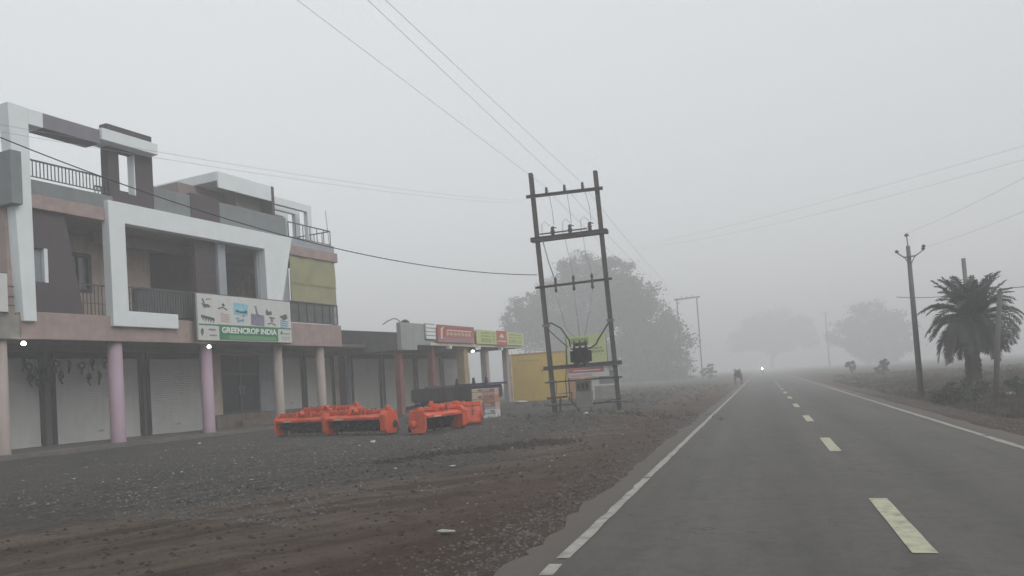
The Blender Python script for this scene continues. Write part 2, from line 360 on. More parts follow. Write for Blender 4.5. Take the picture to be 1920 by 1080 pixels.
# ------------------------------------------------------------------ road
def road_material():
    m=bpy.data.materials.new('dusty_asphalt'); m.use_nodes=True; nt=m.node_tree; N=nt.nodes; L=nt.links; b=N['Principled BSDF']
    b.inputs['Roughness'].default_value=.78; b.inputs['Specular IOR Level'].default_value=.3
    g=N.new('ShaderNodeNewGeometry'); sx=N.new('ShaderNodeSeparateXYZ'); L.new(g.outputs['Position'],sx.inputs[0])
    mp=N.new('ShaderNodeMapping'); mp.inputs['Scale'].default_value=(2.2,.09,1); L.new(g.outputs['Position'],mp.inputs[0])
    def noi(scale,det,vec,ro=.6):
        n=N.new('ShaderNodeTexNoise'); n.inputs['Scale'].default_value=scale; n.inputs['Detail'].default_value=det; n.inputs['Roughness'].default_value=ro; L.new(vec,n.inputs['Vector']); return n.outputs['Fac']
    a=noi(1.1,5,mp.outputs[0]); c=noi(45,6,g.outputs['Position'],.8); d=noi(.8,6,g.outputs['Position'])
    def ramp(f,p0,p1,c0,c1):
        r=N.new('ShaderNodeValToRGB'); e=r.color_ramp.elements; e[0].position=p0; e[1].position=p1; e[0].color=(*c0,1); e[1].color=(*c1,1); L.new(f,r.inputs[0]); return r.outputs[0]
    def mix(f,p,q):
        x=N.new('ShaderNodeMix'); x.data_type='RGBA'
        if isinstance(f,float): x.inputs[0].default_value=f
        else: L.new(f,x.inputs[0])
        for k,v in ((6,p),(7,q)):
            if isinstance(v,tuple): x.inputs[k].default_value=(*v,1)
            else: L.new(v,x.inputs[k])
        return x.outputs[2]
    base=ramp(a,.32,.68,(.050,.0475,.0445),(.110,.104,.096))
    fine=ramp(c,.32,.70,(.030,.029,.028),(.165,.157,.147))
    col=mix(.45,base,fine)
    cs=N.new('ShaderNodeMath'); cs.operation='MULTIPLY_ADD'; L.new(sx.outputs[0],cs.inputs[0]); cs.inputs[1].default_value=3.6; cs.inputs[2].default_value=.6
    cc=N.new('ShaderNodeMath'); cc.operation='SINE'; L.new(cs.outputs[0],cc.inputs[0])
    mt=noi(5.5,7,g.outputs['Position'],.7); col=mix(ramp(mt,.45,.66,(0,0,0),(.55,.55,.55)),col,(.125,.118,.108)); col=mix(ramp(noi(2.3,7,g.outputs['Position'],.7),.52,.68,(0,0,0),(.5,.5,.5)),col,(.045,.043,.041))
    tr_=ramp(cc.outputs[0],.0,1.0,(0,0,0),(.32,.32,.32)); col=mix(tr_,col,(.050,.0475,.045))
    pt=ramp(noi(.28,4,g.outputs['Position']),.55,.60,(0,0,0),(.22,.22,.22)); col=mix(pt,col,(.052,.05,.05))
    vo=N.new('ShaderNodeTexVoronoi'); vo.feature='DISTANCE_TO_EDGE'; vo.inputs['Scale'].default_value=.55
    dv=N.new('ShaderNodeVectorMath'); dv.operation='ADD'; nn_=N.new('ShaderNodeTexNoise'); nn_.inputs['Scale'].default_value=1.7; nn_.inputs['Detail'].default_value=6; L.new(g.outputs['Position'],nn_.inputs['Vector']); L.new(g.outputs['Position'],dv.inputs[0]); L.new(nn_.outputs['Color'],dv.inputs[1]); L.new(dv.outputs[0],vo.inputs['Vector'])
    ck=ramp(vo.outputs['Distance'],.004,.012,(.55,.55,.55),(0,0,0)); sel=ramp(noi(.5,3,g.outputs['Position']),.50,.58,(0,0,0),(1,1,1))
    ckm=N.new('ShaderNodeMath'); ckm.operation='MULTIPLY'; L.new(ck,ckm.inputs[0]); L.new(sel,ckm.inputs[1]); col=mix(ckm.outputs[0],col,(.03,.028,.026))
    dust=ramp(d,.45,.75,(0,0,0),(.5,.5,.5)); col=mix(dust,col,(.108,.097,.085))
    # dusty margins outside the edge lines
    ab=N.new('ShaderNodeMath'); ab.operation='SUBTRACT'; L.new(sx.outputs[0],ab.inputs[0]); ab.inputs[1].default_value=1.02
    ab2=N.new('ShaderNodeMath'); ab2.operation='ABSOLUTE'; L.new(ab.outputs[0],ab2.inputs[0])
    wob=N.new('ShaderNodeMath'); wob.operation='MULTIPLY_ADD'; L.new(noi(2.5,6,g.outputs['Position']),wob.inputs[0]); wob.inputs[1].default_value=.7; L.new(ab2.outputs[0],wob.inputs[2])
    mr=N.new('ShaderNodeMapRange'); mr.inputs[1].default_value=2.75; mr.inputs[2].default_value=3.4; L.new(wob.outputs[0],mr.inputs[0])
    sh=N.new('ShaderNodeMath'); sh.operation='MULTIPLY'; sh.inputs[1].default_value=.7; L.new(mr.outputs[0],sh.inputs[0])
    col=mix(sh.outputs[0],col,(.105,.089,.076))
    L.new(col,b.inputs['Base Color'])
    bp=N.new('ShaderNodeBump'); bp.inputs['Strength'].default_value=.35; bp.inputs['Distance'].default_value=.01
    L.new(c,bp.inputs['Height']); L.new(bp.outputs[0],b.inputs['Normal'])
    return m
rd=MB(); ry=[-20.0,0.0]; 
while ry[-1]<470: ry.append(ry[-1]+max(.09,ry[-1]*.02))
xi=[0,.08,.3,.5,.7,.92,1]; vs=[]
for y in ry:
    l=-2.15+.15*fbm(.3,y*.5,1)+.10*fbm(.3,y*2.0,7)+.05*fbm(.1,y*6,5); r=4.3+.12*fbm(.9,y*.5,4)+.05*fbm(.5,y*2.2,9)
    for t in xi:
        x=l+(r-l)*t; vs.append((x,y,.02-.006*abs(x-1.0)-(.03 if t in(0,1) else 0)))
k=len(xi); rd.add(vs,[(j*k+i,j*k+i+1,(j+1)*k+i+1,(j+1)*k+i) for j in range(len(ry)-1) for i in range(k-1)],True)
struct(rd.build('road', road_material(), fix=False))
def rz(x): return .02-.006*abs(x-1.0)+.005
def strip(name,x0,w,y0,y1,m,worn=.012):
    b=MB(); y=y0; vs=[]
    st=.35
    while True:
        j=worn*fbm(x0,y*3,2); j2=worn*fbm(x0+5,y*3,4)
        vs+=[(x0-w/2+j,y,rz(x0-w/2)),(x0+w/2+j2,y,rz(x0+w/2))]
        if y>=y1: break
        y=min(y1,y+max(st,y*.03))
    n=len(vs)//2
    b.add(vs,[(2*i,2*i+1,2*i+3,2*i+2) for i in range(n-1)])
    return struct(b.build(name,m,fix=False))
for (a,b) in ((4.4,5.55),(5.72,6.08),(6.28,11.2),(11.3,14.0),(14.06,400)): strip('left_edge_line',-1.70,.11,a,b,'paint',.022)
for (a,b) in ((3,15.8),(15.95,24.0),(24.1,400)): strip('right_edge_line',3.72,.12,a,b,'paint',.02)
for k in range(11):
    y0=6.5+7.4*k
    strip('centre_dash',1.07+random.uniform(-.012,.012),.18,y0,y0+2.55,'painty',.006)

# ------------------------------------------------------------------ gravel, litter
def scatter(name,n,reg,size,mname,seed,kind='stuff',label=None,cat=None,flat=.6):
    rnd=random.Random(seed); b=MB()
    for _ in range(n):
        x,y=reg(rnd)
        s=size(rnd,y); z=ground_h(x,y); a=rnd.random()*6.28; e=rnd.uniform(.6,1.3)
        ca,sa=math.cos(a)*s,math.sin(a)*s; h=s*flat*rnd.uniform(.5,1.2)
        j=lambda: rnd.uniform(.7,1.25)
        p=[(x+ca*j(),y+sa*j(),z),(x-sa*e*j(),y+ca*e*j(),z),(x-ca*j(),y-sa*j(),z),(x+sa*e*j(),y-ca*e*j(),z),(x+ca*.3*rnd.uniform(-1,1),y+sa*.3,z+h),(x-ca*.35,y+sa*.2,z+h*.8)]
        b.add(p,[(0,1,4),(1,5,4),(1,2,5),(2,3,5),(3,4,5),(3,0,4)])
    o=b.build(name,mname,fix=False); o['kind']=kind
    if label: o['label']=label; o['category']=cat
    return o
def reg_yard(r):
    y=7+ (r.random()**1.6)*36; x=r.uniform(-2.4-.06*y-(0 if y>12 else 2),-3-y*.62)
    if r.random()<.4 : x=r.uniform(-20,-6)
    return min(x,-2.3),y
scatter('gravel',15000,reg_yard,lambda r,y:r.uniform(.007,.02)*(1+y*.025)*(1.8 if r.random()<.04 else 1),'stone',3,label='dark broken gravel spread over the yard',cat='gravel')
scatter('verge_gravel',4200,lambda r:((-2.15-abs(r.gauss(0,.5)),4.5+(r.random()**1.5)*30)),lambda r,y:r.uniform(.008,.024)*(1+y*.02),'stone',5,label='loose gravel along the left road edge',cat='gravel')
scatter('right_verge_gravel',2500,lambda r:((4.5+abs(r.gauss(0,1.3)),9+(r.random()**1.5)*40)),lambda r,y:r.uniform(.012,.035)*(1+y*.015),'stone',6,label='loose stones and clods along the right road edge',cat='gravel')
scatter('litter_scraps',330,lambda r:((r.uniform(-18,-6) if r.random()<.8 else r.uniform(-6,-3.2)),9+(r.random())*18),lambda r,y:r.uniform(.012,.042),'litter',11,label='pale paper and plastic scraps strewn over the yard',cat='litter',flat=.35)
def reg_mid(r):
    y=8+(r.random()**1.3)*20; return (r.uniform(-9,-3.2)-.45*y*r.random(),y)
M['stone2']=mat('pale_grey_pebble',(.20,.195,.185),var=.4,scale=6); M['clod']=mat('dark_clod',(.045,.035,.03),var=.4,scale=6)
scatter('pale_pebbles',3800,reg_mid,lambda r,y:r.uniform(.006,.018)*(1+y*.03),'stone2',23,label='small pale grey pebbles mixed in the yard gravel',cat='gravel')
scatter('soil_clods',1700,lambda r:((r.uniform(-7.5,-2.3)-.1*0,5+(r.random()**1.3)*26)),lambda r,y:r.uniform(.010,.035)*(1+y*.03),'clod',24,label='dark crumbled soil clods along the verge',cat='soil',flat=.7)
scatter('mud_ridge',520,lambda r:(lambda t:(-6.6+2.2*t+r.gauss(0,.16),12.0+5.5*t+r.gauss(0,.2)))(r.random()),lambda r,y:r.uniform(.03,.08),'clod',27,label='dark churned mud ridge left by wheels across the yard',cat='soil',flat=.8)
scatter('road_edge_grit',2600,lambda r:(-1.85-abs(r.gauss(0,.16)),4.3+(r.random()**1.5)*22),lambda r,y:r.uniform(.005,.013)*(1+y*.02),'stone2',25,label='fine grit on the asphalt outside the left edge line',cat='gravel')
scatter('building_rubble',420,lambda r:(r.gauss(-6.1,1.6),r.gauss(25.0,.8)),lambda r,y:r.uniform(.03,.10),'stone',12,label='broken rubble heaped below the twin pole transformer frame',cat='rubble')
spots=[(-9.35,17.2,.075,'round white stone in the yard below the orange implements'),(-16.9,19.9,.06,'small white stone at the foot of the first mauve column'),
       (-5.1,12.1,.06,'flat pale scrap of plastic on the brown dirt'),(-3.15,7.2,.10,'crumpled pale polythene sheet on dirt close to the road'),
       (-5.5,24.3,.09,'white lump on the rubble below the transformer'),(8.3,31.5,.16,'white bag lying on the right verge near the pole'),
       (-13.6,43.0,.45,'long pale slab lying before the yellow wall')]
for i,(x,y,s_,l) in enumerate(spots):
    b=MB(); b.blob((0,0,s_*.3),(s_,s_*.8 if i!=3 else s_*.35,s_*.45 if i in(0,1,4,5) else s_*.18),i,10,6,.35)
    o=b.build('pale_stone' if i in(0,1,4) else 'pale_scrap','pale' if i in (0,1,4) else 'litter'); o.location=(x,y,ground_h(x,y)); tag(o,l,'stone' if i in (0,1,4) else 'litter')

# ------------------------------------------------------------------ main building
A72=R(-7.2)
bld=root('shop_building',(-20.37,20.16,0),A72,'two storey pink and white shop building with mauve columns and open balconies','building')
def B(name,m,*boxes,bevel=.0,parent=None,label=None):
    b=MB()
    for a,c in boxes: b.box(a,c)
    return b.build(name,m,parent or bld,bevel=bevel,label=label)
# ground floor shell
B('verandah_floor','floor',((.55,-9,-.1),(-3.0,4.6,.35)),((.50,4.6,-.1),(-2.36,15.5,.345)),bevel=.02)
B('platform','platform',((-2.35,6.5,.0),(-3.0,15.6,.9)),bevel=.02)
B('platform_step','platform',((-2.0,7.6,.3),(-2.36,9.7,.60)),bevel=.02)
# back wall with shutter bays (wall pieces between the openings)
bays=[(-7.6,-4.3,.42,3.35),(-4.05,-.52,.42,3.35),(-.12,3.40,.42,3.35),(3.72,6.45,.42,3.35),(11.0,12.72,.92,3.42),(12.92,15.1,.92,3.42)]
wp=MB(); s0=-9.0
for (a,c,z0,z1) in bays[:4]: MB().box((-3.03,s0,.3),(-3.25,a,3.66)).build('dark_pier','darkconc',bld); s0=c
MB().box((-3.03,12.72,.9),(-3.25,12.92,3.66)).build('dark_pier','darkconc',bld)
wp.box((-3.0,6.45,0),(-3.25,7.47,3.66)); MB().box((-3.0,9.80,.9),(-3.25,11.0,3.66)).build('side_wall_panel','bluegrey',bld); wp.box((-3.0,15.1,0),(-3.25,15.6,3.66))
for (a,c,z0,z1) in bays: wp.box((-3.0,a,z1),(-3.25,c,3.66))
wp.box((-3.0,7.47,3.5),(-3.25,9.80,3.66))
wp.build('rear_wall','tan',bld)
B('shop_core','dark',((-3.3,-9,0),(-10,15.6,3.66)))
def shutter(parent,o,s0,s1,z0,z1,mname='shutter'):
    b=MB(); n=int((z1-z0)/.09); vs=[]
    for i in range(n*4+1):
        z=z0+(z1-z0)*i/(n*4); d=.007*abs(math.sin(math.pi*i/4)); vs+=[(o-.06+d,s0,z),(o-.06+d,s1,z)]
    b.add(vs,[(2*i,2*i+1,2*i+3,2*i+2) for i in range(n*4)],True)
    b.box((o-.09,s0,z0-.09),(o-.03,s1,z0))
    sh=b.build('roller_shutter',mname,parent,fix=False)
    for s_ in (s0,s1):
        MB().box((o-.10,s_-.07,z0-.1),(o+.05,s_+.07,z1)).build('guide_rail','rail',sh,bevel=.008)
    MB().box((o-.10,s0-.05,z1-.02),(o+.10,s1+.05,z1+.22)).build('shutter_hood','rail',sh,bevel=.02)
    MB().tube([(o+.0,(s0+s1)/2-.09,z0+.28),(o+.03,(s0+s1)/2,z0+.30),(o+.0,(s0+s1)/2+.09,z0+.28)],.012,6).build('handle','metal',sh)
    return sh
for (a,c,z0,z1) in bays: shutter(bld,-3.0,a,c,z0,z1)
# glass door
d=MB().box((-3.12,7.52,.92),(-3.18,9.75,3.45)).build('door','glass',bld)
f=MB()
for s_ in (7.50,8.62,9.74): f.box((-3.02,s_-.05,.92),(-3.12,s_+.05,3.48))
for z in (.95,2.65,3.45): f.box((-3.03,7.5,z-.045),(-3.11,9.74,z+.045))
f.build('door_frame','frame',d); MB().tube([(-2.98,8.5,1.75),(-2.98,8.5,2.15)],.018,8).build('handle','shutter',d)
MB().tube([(-2.98,8.74,1.75),(-2.98,8.74,2.15)],.018,8).build('handle','shutter',d)
# columns
for s_,m_,r_ in ((-3.73,'colgrey',.22),(.02,'column',.235),(3.86,'column',.225),(7.70,'colgrey',.20),(10.45,'colgrey',.20),(-7.5,'column',.22)):
    MB().lathe([(r_*1.03,.30),(r_*1.03,.36),(r_,.42),(r_,3.60),(r_*1.05,3.68)] if s_>99 else [(r_*1.04,.18),(r_*1.02,.42),(r_,.46),(r_*.97,3.68)],(0,s_,0),24).build('column',m_,bld)
# slab above ground floor with pink fascia, soffit behind
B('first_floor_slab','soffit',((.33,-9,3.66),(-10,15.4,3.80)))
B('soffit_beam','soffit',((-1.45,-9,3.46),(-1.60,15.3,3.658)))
B('fascia','pink',((.36,-3.28,3.67),(-.05,8.1,4.49)),((.36,8.103,3.67),(-.05,11.65,4.66)),bevel=.012)
B('fascia_end','pink',((-.055,11.35,3.67),(-10,11.64,4.655)))
B('unpainted_fascia','concrete',((.34,-9,3.67),(-.05,-3.285,4.36)),bevel=.01,label='unpainted grey concrete band left of the pink fascia')
# first floor
B('balcony_floor','concrete',((-.06,-3.4,3.81),(-9.9,11.3,4.44)))
B('balcony_wall','tan',((-2.2,-3.3,4.44),(-2.45,.02,7.63)),((-2.2,.82,4.44),(-2.45,3.38,7.63)),((-2.2,.02,4.44),(-2.45,.82,5.68)),((-2.2,.02,6.92),(-2.45,.82,7.63)))
w=MB().box((-2.30,.02,5.68),(-2.34,.82,6.92)).build('window','pane',bld)
f=MB()
for a,c in (((-2.16,-.06,5.6),(-2.30,.06,7.0)),((-2.16,.78,5.6),(-2.30,.9,7.0)),((-2.16,.06,5.6),(-2.30,.78,5.72)),((-2.16,.06,6.88),(-2.30,.78,7.0)),((-2.2,.40,5.72),(-2.30,.44,6.88))): f.box(a,c)
f.build('window_frame','frame',w)
B('side_wall','pink',((.1,-3.45,3.81),(-9.9,-3.2,7.56)))
B('side_parapet','grey',((.72,-3.62,7.56),(-9.9,-3.3,9.12)),bevel=.01,label='tall grey parapet on the left end wall')
sc_=MB(); sc_.tube([(-.0,-3.66,8.35),(-.3,-3.72,8.5),(-.9,-3.70,8.45)],.03,6); sc_.build('pipe','metal',bld)
B('room_wall','brown',((-4.6,3.38,4.44),(-4.8,11.3,7.63)),((-2.46,3.2,4.44),(-4.6,3.38,7.63)),((-.1,4.75,4.44),(-4.6,4.90,7.63)))
B('rear_core','dark',((-4.82,-3.1,4.44),(-9.8,11.2,7.63)))
B('ceiling_beam','brown',((-1.2,4.9,7.2),(-1.4,8.4,7.62)),((-1.2,.3,7.25),(-1.4,4.74,7.62)))
st=MB().prism([(7.2,4.45),(7.5,6.2),(8.1,7.0),(8.6,7.1),(8.6,4.45)],'x',-2.0,-1.85); st.build('stair_wall','tan',bld)
B('stored_goods','dark',((-.5,1.6,4.45),(-1.1,3.3,5.72)),bevel=.05)
# dark door in second bay and stacked goods
B('balcony_door','frame',((-4.56,3.9,4.46),(-4.60,5.0,6.6)))
# slanting plum panel with slit window
sl=MB().prism([(-2.88,7.63),(-1.70,7.63),(-1.14,4.44),(-2.88,4.44),(-2.88,5.42),(-2.25,5.44),(-2.32,6.44),(-2.88,6.44)],'x',.02,.20)
sl.build('slanting_panel','purple',bld)
B('slit_window','pane',((.06,-2.84,5.43),(.09,-2.42,6.43)))
B('slit_reveal','white',((.0,-2.40,5.42),(.215,-2.29,6.46)))
# ribbed plum panel and blue grey pier
rb=MB(); rb.box((-.1,3.5,4.44),(.08,4.47,7.63))
for i in range(26): rb.box((.08,3.5,4.52+i*.12),(.095,4.47,4.60+i*.12))
rb.build('ribbed_panel','purple',bld)
B('pier','bluegrey',((-.12,4.50,4.44),(.2,4.88,7.63))); B('pier','bluegrey',((.0,6.62,4.44),(.145,7.9,7.63)),((-.1,7.9,4.67),(.142,8.5,7.63)))
# white frame shapes
fr=MB().prism([(-.36,4.15),(2.22,4.15),(2.22,4.66),(.23,4.67),(.22,7.60),(6.71,7.60),(6.74,5.25),(7.55,5.25),(8.39,8.29),(-.38,8.29)],'x',.15,.52)
fr.build('angular_frame','white',bld,bevel=.015)
pl_=MB().prism([(-3.50,10.60),(-3.27,4.18),(-2.88,4.19),(-2.90,10.10),(-2.90,10.58)],'x',.05,.50); pl_.build('tapered_pillar','white',bld,bevel=.015)
B('top_beam','white',((-.25,-2.895,10.10),(.48,-2.44,10.575)),bevel=.01)
B('top_beam_band','violetgrey',((-.24,-2.44,10.105),(.47,-.54,10.57)),bevel=.01,label='violet grey middle length of the top beam')
B('top_block','white',((-.25,-.54,10.24),(.58,1.62,10.63)),bevel=.012)
tw=MB()
for a,c in (((-.22,-.02,8.3),(.14,.38,10.46)),((-.22,1.03,8.3),(.14,1.73,10.46)),((-.22,.38,8.3),(.14,1.03,8.75)),((-.22,.38,10.18),(.14,1.03,10.46))): tw.box(a,c)
tw.build('tower_wall','purple',bld)
B('tower_cap','purple',((-.2,-.05,10.64),(.16,1.73,11.0)),bevel=.01)
B('tower_reveal','white',((-.20,.98,8.76),(.12,1.025,10.17)))
# roof slab, parapets
B('roof_slab','concrete',((.1,-3.19,7.635),(-9.9,11.3,7.80)))
B('roof_band','pink',((.36,-2.9,7.62),(-.05,-.40,8.04)),bevel=.012); B('roof_band','pink',((.36,8.42,7.62),(-.05,11.66,8.05)),bevel=.012)
B('parapet','grey',((.30,-2.9,8.045),(.08,-.03,8.50)),((.12,1.735,8.05),(-.1,8.52,9.24)),bevel=.01)
B('low_parapet','bluegrey',((.30,8.53,8.055),(.1,11.5,8.38)),((.1,11.28,8.055),(-9.5,11.5,8.38)))
B('parapet_pier','purple',((.16,3.35,8.30),(-.12,4.75,9.33)),bevel=.01)
def railing(name,o,s0,s1,z0,z1,step,m='metal',r=.012,mid=None,perp=False):
    b=MB()
    P=(lambda s_,z:(s_,o,z)) if perp else (lambda s_,z:(o,s_,z))
    b.bar(P(s0,z1),P(s1,z1),.045,.045); b.bar(P(s0,z0),P(s1,z0),.03,.03)
    if mid: b.bar(P(s0,mid),P(s1,mid),.02,.02)
    n=max(1,int(abs(s1-s0)/step))
    for i in range(n+1):
        s_=s0+(s1-s0)*i/n; b.bar(P(s_,z0),P(s_,z1),r*2,r*2)
    return b.build(name,m,bld)
railing('roof_railing',.2,-2.88,-.06,8.62,9.12,.115)
railing('roof_railing',-.6,-.0,1.7,8.5,9.02,.12)
railing('roof_railing',.2,8.56,11.4,8.44,9.08,.45,r=.014)
railing('roof_railing',11.4,.2,-4.5,8.44,9.08,.45,r=.014,perp=True)
railing('balcony_railing',.10,-1.5,-.3,4.52,5.50,.13,mid=4.9)
railing('balcony_railing',.12,.24,3.5,4.62,5.55,.11,mid=5.0)
B('balcony_screen','net',((.06,.9,4.62),(.08,3.48,5.5))); B('balcony_screen','net',((.06,4.9,4.5),(.08,6.6,5.5))); B('balcony_screen','net',((.22,8.42,4.70),(.24,11.45,5.60)))
railing('balcony_railing',.29,8.35,11.5,4.72,5.60,.5,mid=5.15,r=.018)
cu=MB(); vs=[]; nn=60
for j in range(13):
    for i in range(nn+1):
        s_=8.45+3.07*i/nn; z=5.60+2.03*j/12
        vs.append((.27+.004*math.sin(i*.5+j*.15)+.05*noise.noise(Vector((s_*1.3,z*1.1,0))),s_,z))
cu.add(vs,[(j*(nn+1)+i,j*(nn+1)+i+1,(j+1)*(nn+1)+i+1,(j+1)*(nn+1)+i) for j in range(12) for i in range(nn)],True)
cu.tube([(.33,8.45,6.42),(.33,11.52,6.40)],.012,6)
cu.build('tarpaulin_blind','curtain',bld,fix=False)
B('corner_post','bluegrey',((.08,11.32,4.67),(.26,11.52,7.62)))
B('curtain_side','curtain',((.05,11.49,5.6),(-2.4,11.51,7.6)))
# penthouse
B('penthouse_wall','brown',((-2.3,5.0,7.81),(-7.2,8.9,10.5)),bevel=.0)
B('penthouse_front','brown',((-1.6,7.4,7.81),(-2.29,8.9,10.5)))
pr=MB(); pr.box((-1.05,5.85,10.52),(-7.5,9.0,10.92)); pr.build('penthouse_roof','white',bld,bevel=.02)
pf=MB().box((-1.048,5.86,10.22),(-.96,8.91,10.90)); pf.build('roof_fascia','white',bld,bevel=.01)
B('fin_wall','purple',((-.95,8.92,8.3),(-3.3,9.08,10.9)),bevel=.01)
pg=MB()
for o_ in (-1.0,-1.72,-2.44):
    pg.box((o_,9.1,10.18),(o_-.22,11.62,10.50)); pg.box((o_,11.32,8.1),(o_-.22,11.62,10.18))
pg.build('pergola','white',bld)
MB().tube([(.1,11.45,8.4),(.08,11.3,10.05)],.012,6).build('roof_aerial','metal',bld)
MB().tube([(-5,7.2,10.9),(-5,7.2,11.4)],.10,10).build('roof_pipe','white',bld)
# ------------------------------------------------------------------ signs on the main building
sg=root('shop_sign',(-20.37,20.16,0),A72,'wide white and green shop signboard reading GREENCROP INDIA with machine pictures','signboard')
MB().box((.62,2.92,3.76),(.70,7.84,5.47)).build('panel','signw',sg)
MB().box((.56,2.87,3.71),(.615,7.89,5.52)).build('backing_frame','metal',sg)
MB().box((.703,3.90,3.79),(.712,7.02,4.31)).build('green_band','signg',sg)
MB().box((.714,4.35,3.81),(.718,6.9,3.97)).build('pale_green_strip','signlg',sg)
MB().box((.703,2.95,4.31),(.708,7.82,4.36)).build('divider','signg',sg)
text_mesh('lettering','GREENCROP INDIA',.30,'text',sg,face_x(.722,5.46,4.15),bold=.009,sx=1.0,fit=2.92)
rnd=random.Random(4)
def pict(kind,s_,z,m):
    b=MB(); o=.704; o1=.713
    if kind==0:   # wheeled machine
        b.prism([(s_-.22,z),(s_+.1,z-.03),(s_+.22,z-.12),(s_-.1,z-.16)],'x',o,o1); b.prism([(s_-.2,z+.14),(s_-.15,z+.18),(s_-.05,z+.02),(s_-.1,z)],'x',o,o1); b.prism([(s_-.02,z+.16),(s_+.25,z+.2),(s_+.25,z+.18),(s_,z+.13)],'x',o,o1)
    elif kind==1: # low triangular outline
        b.prism([(s_-.05,z+.06),(s_+.03,z+.12),(s_+.12,z+.02),(s_,z)],'x',o,o1); b.prism([(s_-.24,z-.08),(s_,z-.02),(s_+.24,z-.12),(s_+.2,z-.15),(s_,z-.06),(s_-.2,z-.12)],'x',o,o1)
    elif kind==2: b.prism([(s_-.36,z-.2),(s_+.36,z-.24),(s_+.38,z+.2),(s_-.34,z+.24)],'x',o,o1)
    elif kind==3: b.prism([(s_-.1,z+.2),(s_+.05,z+.18),(s_+.08,z),(s_+.18,z-.2),(s_+.02,z-.2),(s_-.02,z),(s_-.02,z+.13)],'x',o,o1)
    elif kind==4: b.prism([(s_-.25,z+.05),(s_-.18,z+.18),(s_-.1,z+.08),(s_+.08,z+.1),(s_+.1,z-.04),(s_-.2,z-.08)],'x',o,o1); b.prism([(s_-.08,z-.14),(s_+.28,z-.16),(s_+.22,z-.22),(s_,z-.22)],'x',o,o1)
    elif kind==5: b.prism([(s_-.26,z),(s_+.15,z+.12),(s_+.22,z-.06),(s_,z-.16)],'x',o,o1)
    elif kind==6:
        b.prism([(s_-.34,z+.02),(s_+.28,z-.08),(s_+.3,z-.18),(s_-.34,z-.08)],'x',o,o1)
        for k in range(5): b.prism([(s_-.28+.12*k,z-.1-.02*k),(s_-.22+.12*k,z-.1-.02*k),(s_-.25+.12*k,z-.2-.02*k)],'x',o,o1)
    elif kind==7:
        for k in range(4): b.prism([(s_-.22,z+.12-k*.09),(s_+.22,z+.08-k*.09),(s_+.22,z+.04-k*.09),(s_-.22,z+.08-k*.09)],'x',o,o1)
    elif kind==8:
        for k in range(5):
            cx=s_+rnd.uniform(-.2,.2); cz=z+rnd.uniform(-.16,.16); b.prism([(cx-.1,cz),(cx,cz+.06),(cx+.1,cz+.02),(cx,cz-.05)],'x',o+.0005*k,o1+.0005*k)
    return b.build('picture',m,sg,fix=False)
for args in ((0,3.32,5.12,'ink'),(1,4.12,5.06,'ink'),(2,5.02,5.0,'inks'),(3,5.83,4.98,'inkp'),(4,6.62,4.92,'ink'),(5,7.42,4.83,'ink'),(6,3.40,4.67,'ink'),(7,4.22,4.68,'inkr'),(8,5.0,4.66,'inkb'),(2,5.90,4.62,'inkp'),(1,6.68,4.58,'ink'),(7,7.42,4.56,'inkb')): pict(*args)
MB().prism([(4.72,4.9),(4.82,4.98),(4.95,4.92),(5.2,4.93),(5.3,4.98),(5.36,4.84),(5.0,4.85)],'x',.714,.72).build('picture','ink',sg)
MB().prism([(3.06,3.9),(3.14,4.0),(3.16,4.16),(3.08,4.2),(3.02,4.1)],'x',.704,.711).build('logo','ink',sg)
MB().box((.704,3.4,4.12),(.711,3.72,4.19)).box((.704,3.42,3.92),(.711,3.76,3.97)).build('small_print','inkp',sg)
MB().prism([(7.16,4.16),(7.26,4.24),(7.3,4.12),(7.2,4.08)],'x',.704,.711).build('leaf_logo','signg',sg)
MB().box((.704,7.3,4.1),(.711,7.72,4.14)).box((.704,7.22,3.96),(.711,7.7,3.98)).box((.704,7.22,3.88),(.711,7.66,3.90)).build('small_print','signlg',sg)
sl2=root('side_sign',(-20.37,20.16,0),A72,'pale blue grey signboard left of the tapered white pillar','signboard')
MB().box((.44,-9,4.42),(.52,-3.72,5.52)).build('panel','signw',sl2)
MB().box((.39,-9.03,4.38),(.435,-3.68,5.56)).build('backing_frame','metal',sl2)
b=MB()
for i in range(3):
    for j in range(10): b.box((.523,-8.8+j*.45,4.62+i*.28),(.528,-8.8+j*.45+.30,4.74+i*.28))
b.build('print_blocks','inkb',sl2)
MB().box((.40,-3.68,5.15),(.46,-3.50,5.19)).box((.40,-3.68,4.85),(.46,-3.50,4.89)).box((.40,-3.68,4.60),(.46,-3.50,4.64)).build('bracket','metal',sl2)
# lights under slabs
def bulb(loc,label,r=.055):
    e=root('ceiling_bulb',loc,0,label,'lamp','lit bulbs under the verandah roofs')
    MB().lathe([(.01,-.05),(r,-.035),(r*1.35,0),(r,.035),(.03,.07)],(0,0,0),16).build('bulb','bulb',e)
    MB().lathe([(.032,.071),(.035,.12),(.045,.121),(.045,.14)],(0,0,0),12).build('holder','black',e)
def bp(o,s_,z): 
    a=R(7.2); return (-20.37+o*math.cos(a)+s_*math.sin(a), 20.16-o*math.sin(a)+s_*math.cos(a), z)
bulb(bp(.48,-3.30,3.52),'lit white bulb under the slab at the far left')
bulb(bp(.62,3.45,3.52),'lit white bulb beside the top of the second mauve column')
